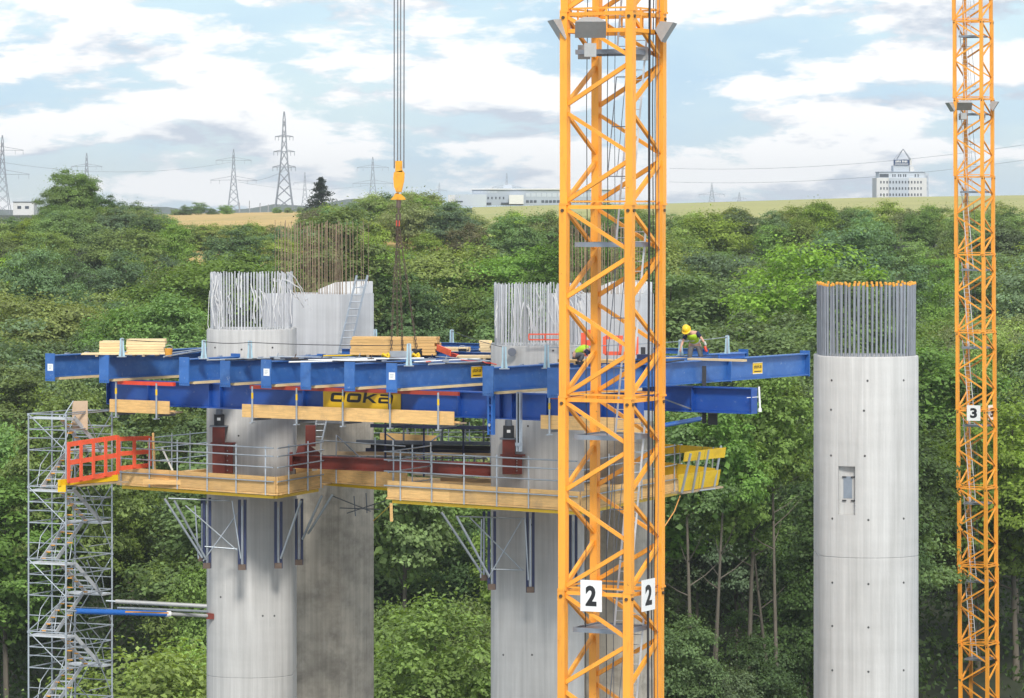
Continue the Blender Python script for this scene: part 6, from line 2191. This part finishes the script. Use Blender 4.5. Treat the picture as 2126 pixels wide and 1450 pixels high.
D1 = 1500.0
bt = thing('office_tower', 'pale stepped office tower with a dark roof sign on the horizon', 'building', PX(1875, 410, D1))
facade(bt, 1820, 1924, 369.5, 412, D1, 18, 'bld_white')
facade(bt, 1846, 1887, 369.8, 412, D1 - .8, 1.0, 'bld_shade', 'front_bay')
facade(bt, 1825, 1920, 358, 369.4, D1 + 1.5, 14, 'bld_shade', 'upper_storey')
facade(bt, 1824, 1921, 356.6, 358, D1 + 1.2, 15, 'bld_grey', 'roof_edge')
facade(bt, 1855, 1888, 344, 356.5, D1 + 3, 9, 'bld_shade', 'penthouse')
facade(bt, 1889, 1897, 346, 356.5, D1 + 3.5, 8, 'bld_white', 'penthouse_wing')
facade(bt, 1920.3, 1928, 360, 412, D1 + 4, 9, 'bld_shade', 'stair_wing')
sg = facade(bt, 1856, 1888, 332, 343.5, D1 + 2.6, 2, 'sign_navy', 'roof_sign')
m = MB(); cs = PX(1872, 335.8, D1 + 2.55)
for k_, x_ in enumerate((-2.2, -1.65, -1.1, -.55, .35, .9, 1.45, 2.0)):      # letters too far away to read: one small mark each
    m.box(cs + V((x_, 0, .03 * (k_ % 3))), V((.17, 0, 0)), V((0, .02, 0)), Z * (.36 if k_ % 2 else .40))
m.build('lettering', 'white_paint', bt)
m = MB(); m.box(PX(1872, 341, D1 + 2.55), V((2.6, 0, 0)), V((0, .02, 0)), Z * .12); m.build('sign_stripe', 'white_paint', bt)
facade(bt, 1888.8, 1893, 329, 343.8, D1 + 3, 3, 'bld_white', 'sign_return')
ap = PX(1875, 309.5, D1 + 5)
m = MB()
for (x, y, dd) in ((1856, 331, 2.6), (1891, 331, 2.6), (1862, 331, 8), (1888, 331, 8)):
    m.tube(PX(x, y, D1 + dd), ap, .16, 5)
m.build('pyramid_frame', 'pylon', bt)
for y in (376, 389, 402):
    for i in range(14):
        x = 1827.5 + i * 6.4
        window(bt, x, x + 2.8, y, y + 5.2, D1 - (.8 if 1846 < x < 1887 else 0))
for x in (1852.5, 1857, 1864.5, 1868.8, 1874.8, 1879, 1899, 1905):
    window(bt, x, x + 2.4, 362, 367.8, D1 + 1.5)
window(bt, 1826, 1845, 361.5, 368.4, D1 + 1.5)
for y in (365, 377, 389): window(bt, 1922, 1926, y, y + 6, D1 + 4, 'bld_grey')

D2 = 1420.0
fb = thing('factory_building', 'long flat pale grey factory beyond the grain field', 'building', PX(1070, 424, D2))
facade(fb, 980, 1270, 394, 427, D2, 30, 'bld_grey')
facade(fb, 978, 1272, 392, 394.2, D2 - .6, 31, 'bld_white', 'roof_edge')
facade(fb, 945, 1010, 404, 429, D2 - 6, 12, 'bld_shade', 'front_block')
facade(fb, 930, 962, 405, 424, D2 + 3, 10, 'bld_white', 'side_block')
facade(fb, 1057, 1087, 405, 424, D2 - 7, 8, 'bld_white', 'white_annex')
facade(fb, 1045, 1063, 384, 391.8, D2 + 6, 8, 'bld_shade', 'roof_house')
for x in range(1092, 1266, 11):
    window(fb, x, x + 9, 401, 409, D2, 'bld_shade')
for x in range(1092, 1266, 8):
    if 1112 < x < 1122: continue
    window(fb, x, x + 6, 416, 421.5, D2)
for x in (1012, 1020, 1028, 1036, 1044):
    window(fb, x, x + 3, 409, 414, D2)
for x0, x1 in ((1003, 1020), (1040, 1056)): window(fb, x0, x1, 421, 425, D2 - .3)
for x in range(984, 1030, 7): window(fb, x, x + 6, 397.5, 400.5, D2, 'bld_shade')
window(fb, 946, 961, 417.5, 420.5, D2 - 6)
wb = thing('small_building', 'small white flat roofed building at the foot of the large pylon', 'building', PX(50, 446, 1200))
facade(wb, 27, 70, 419, 447, 1200, 9, 'bld_white'); facade(wb, 26, 71, 417, 419.2, 1199.6, 10, 'bld_shade', 'roof_edge')
window(wb, 36, 44, 428, 434, 1200); window(wb, 52, 60, 428, 434, 1200)


# ------------------------------------------------------------------ haze: the air itself
hz = MB().box(V((0, 3320, ZC - 22)), V((3300, 0, 0)), V((0, 3480, 0)), Z * 86)
ho = hz.build('haze', 'hole')
mh = bpy.data.materials.new('haze'); mh.use_nodes = True
mh.node_tree.nodes.clear()
o_ = nd(mh.node_tree.nodes, 'ShaderNodeOutputMaterial'); pv = nd(mh.node_tree.nodes, 'ShaderNodeVolumePrincipled')
pv.inputs['Color'].default_value = (0.93, 0.96, 1.0, 1)
pv.inputs['Density'].default_value = HAZE
pv.inputs['Anisotropy'].default_value = 0.2
mh.node_tree.links.new(pv.outputs[0], o_.inputs['Volume'])
ho.data.materials.clear(); ho.data.materials.append(mh)
tag(ho, 'thin summer haze over the valley', 'haze', kind='stuff')
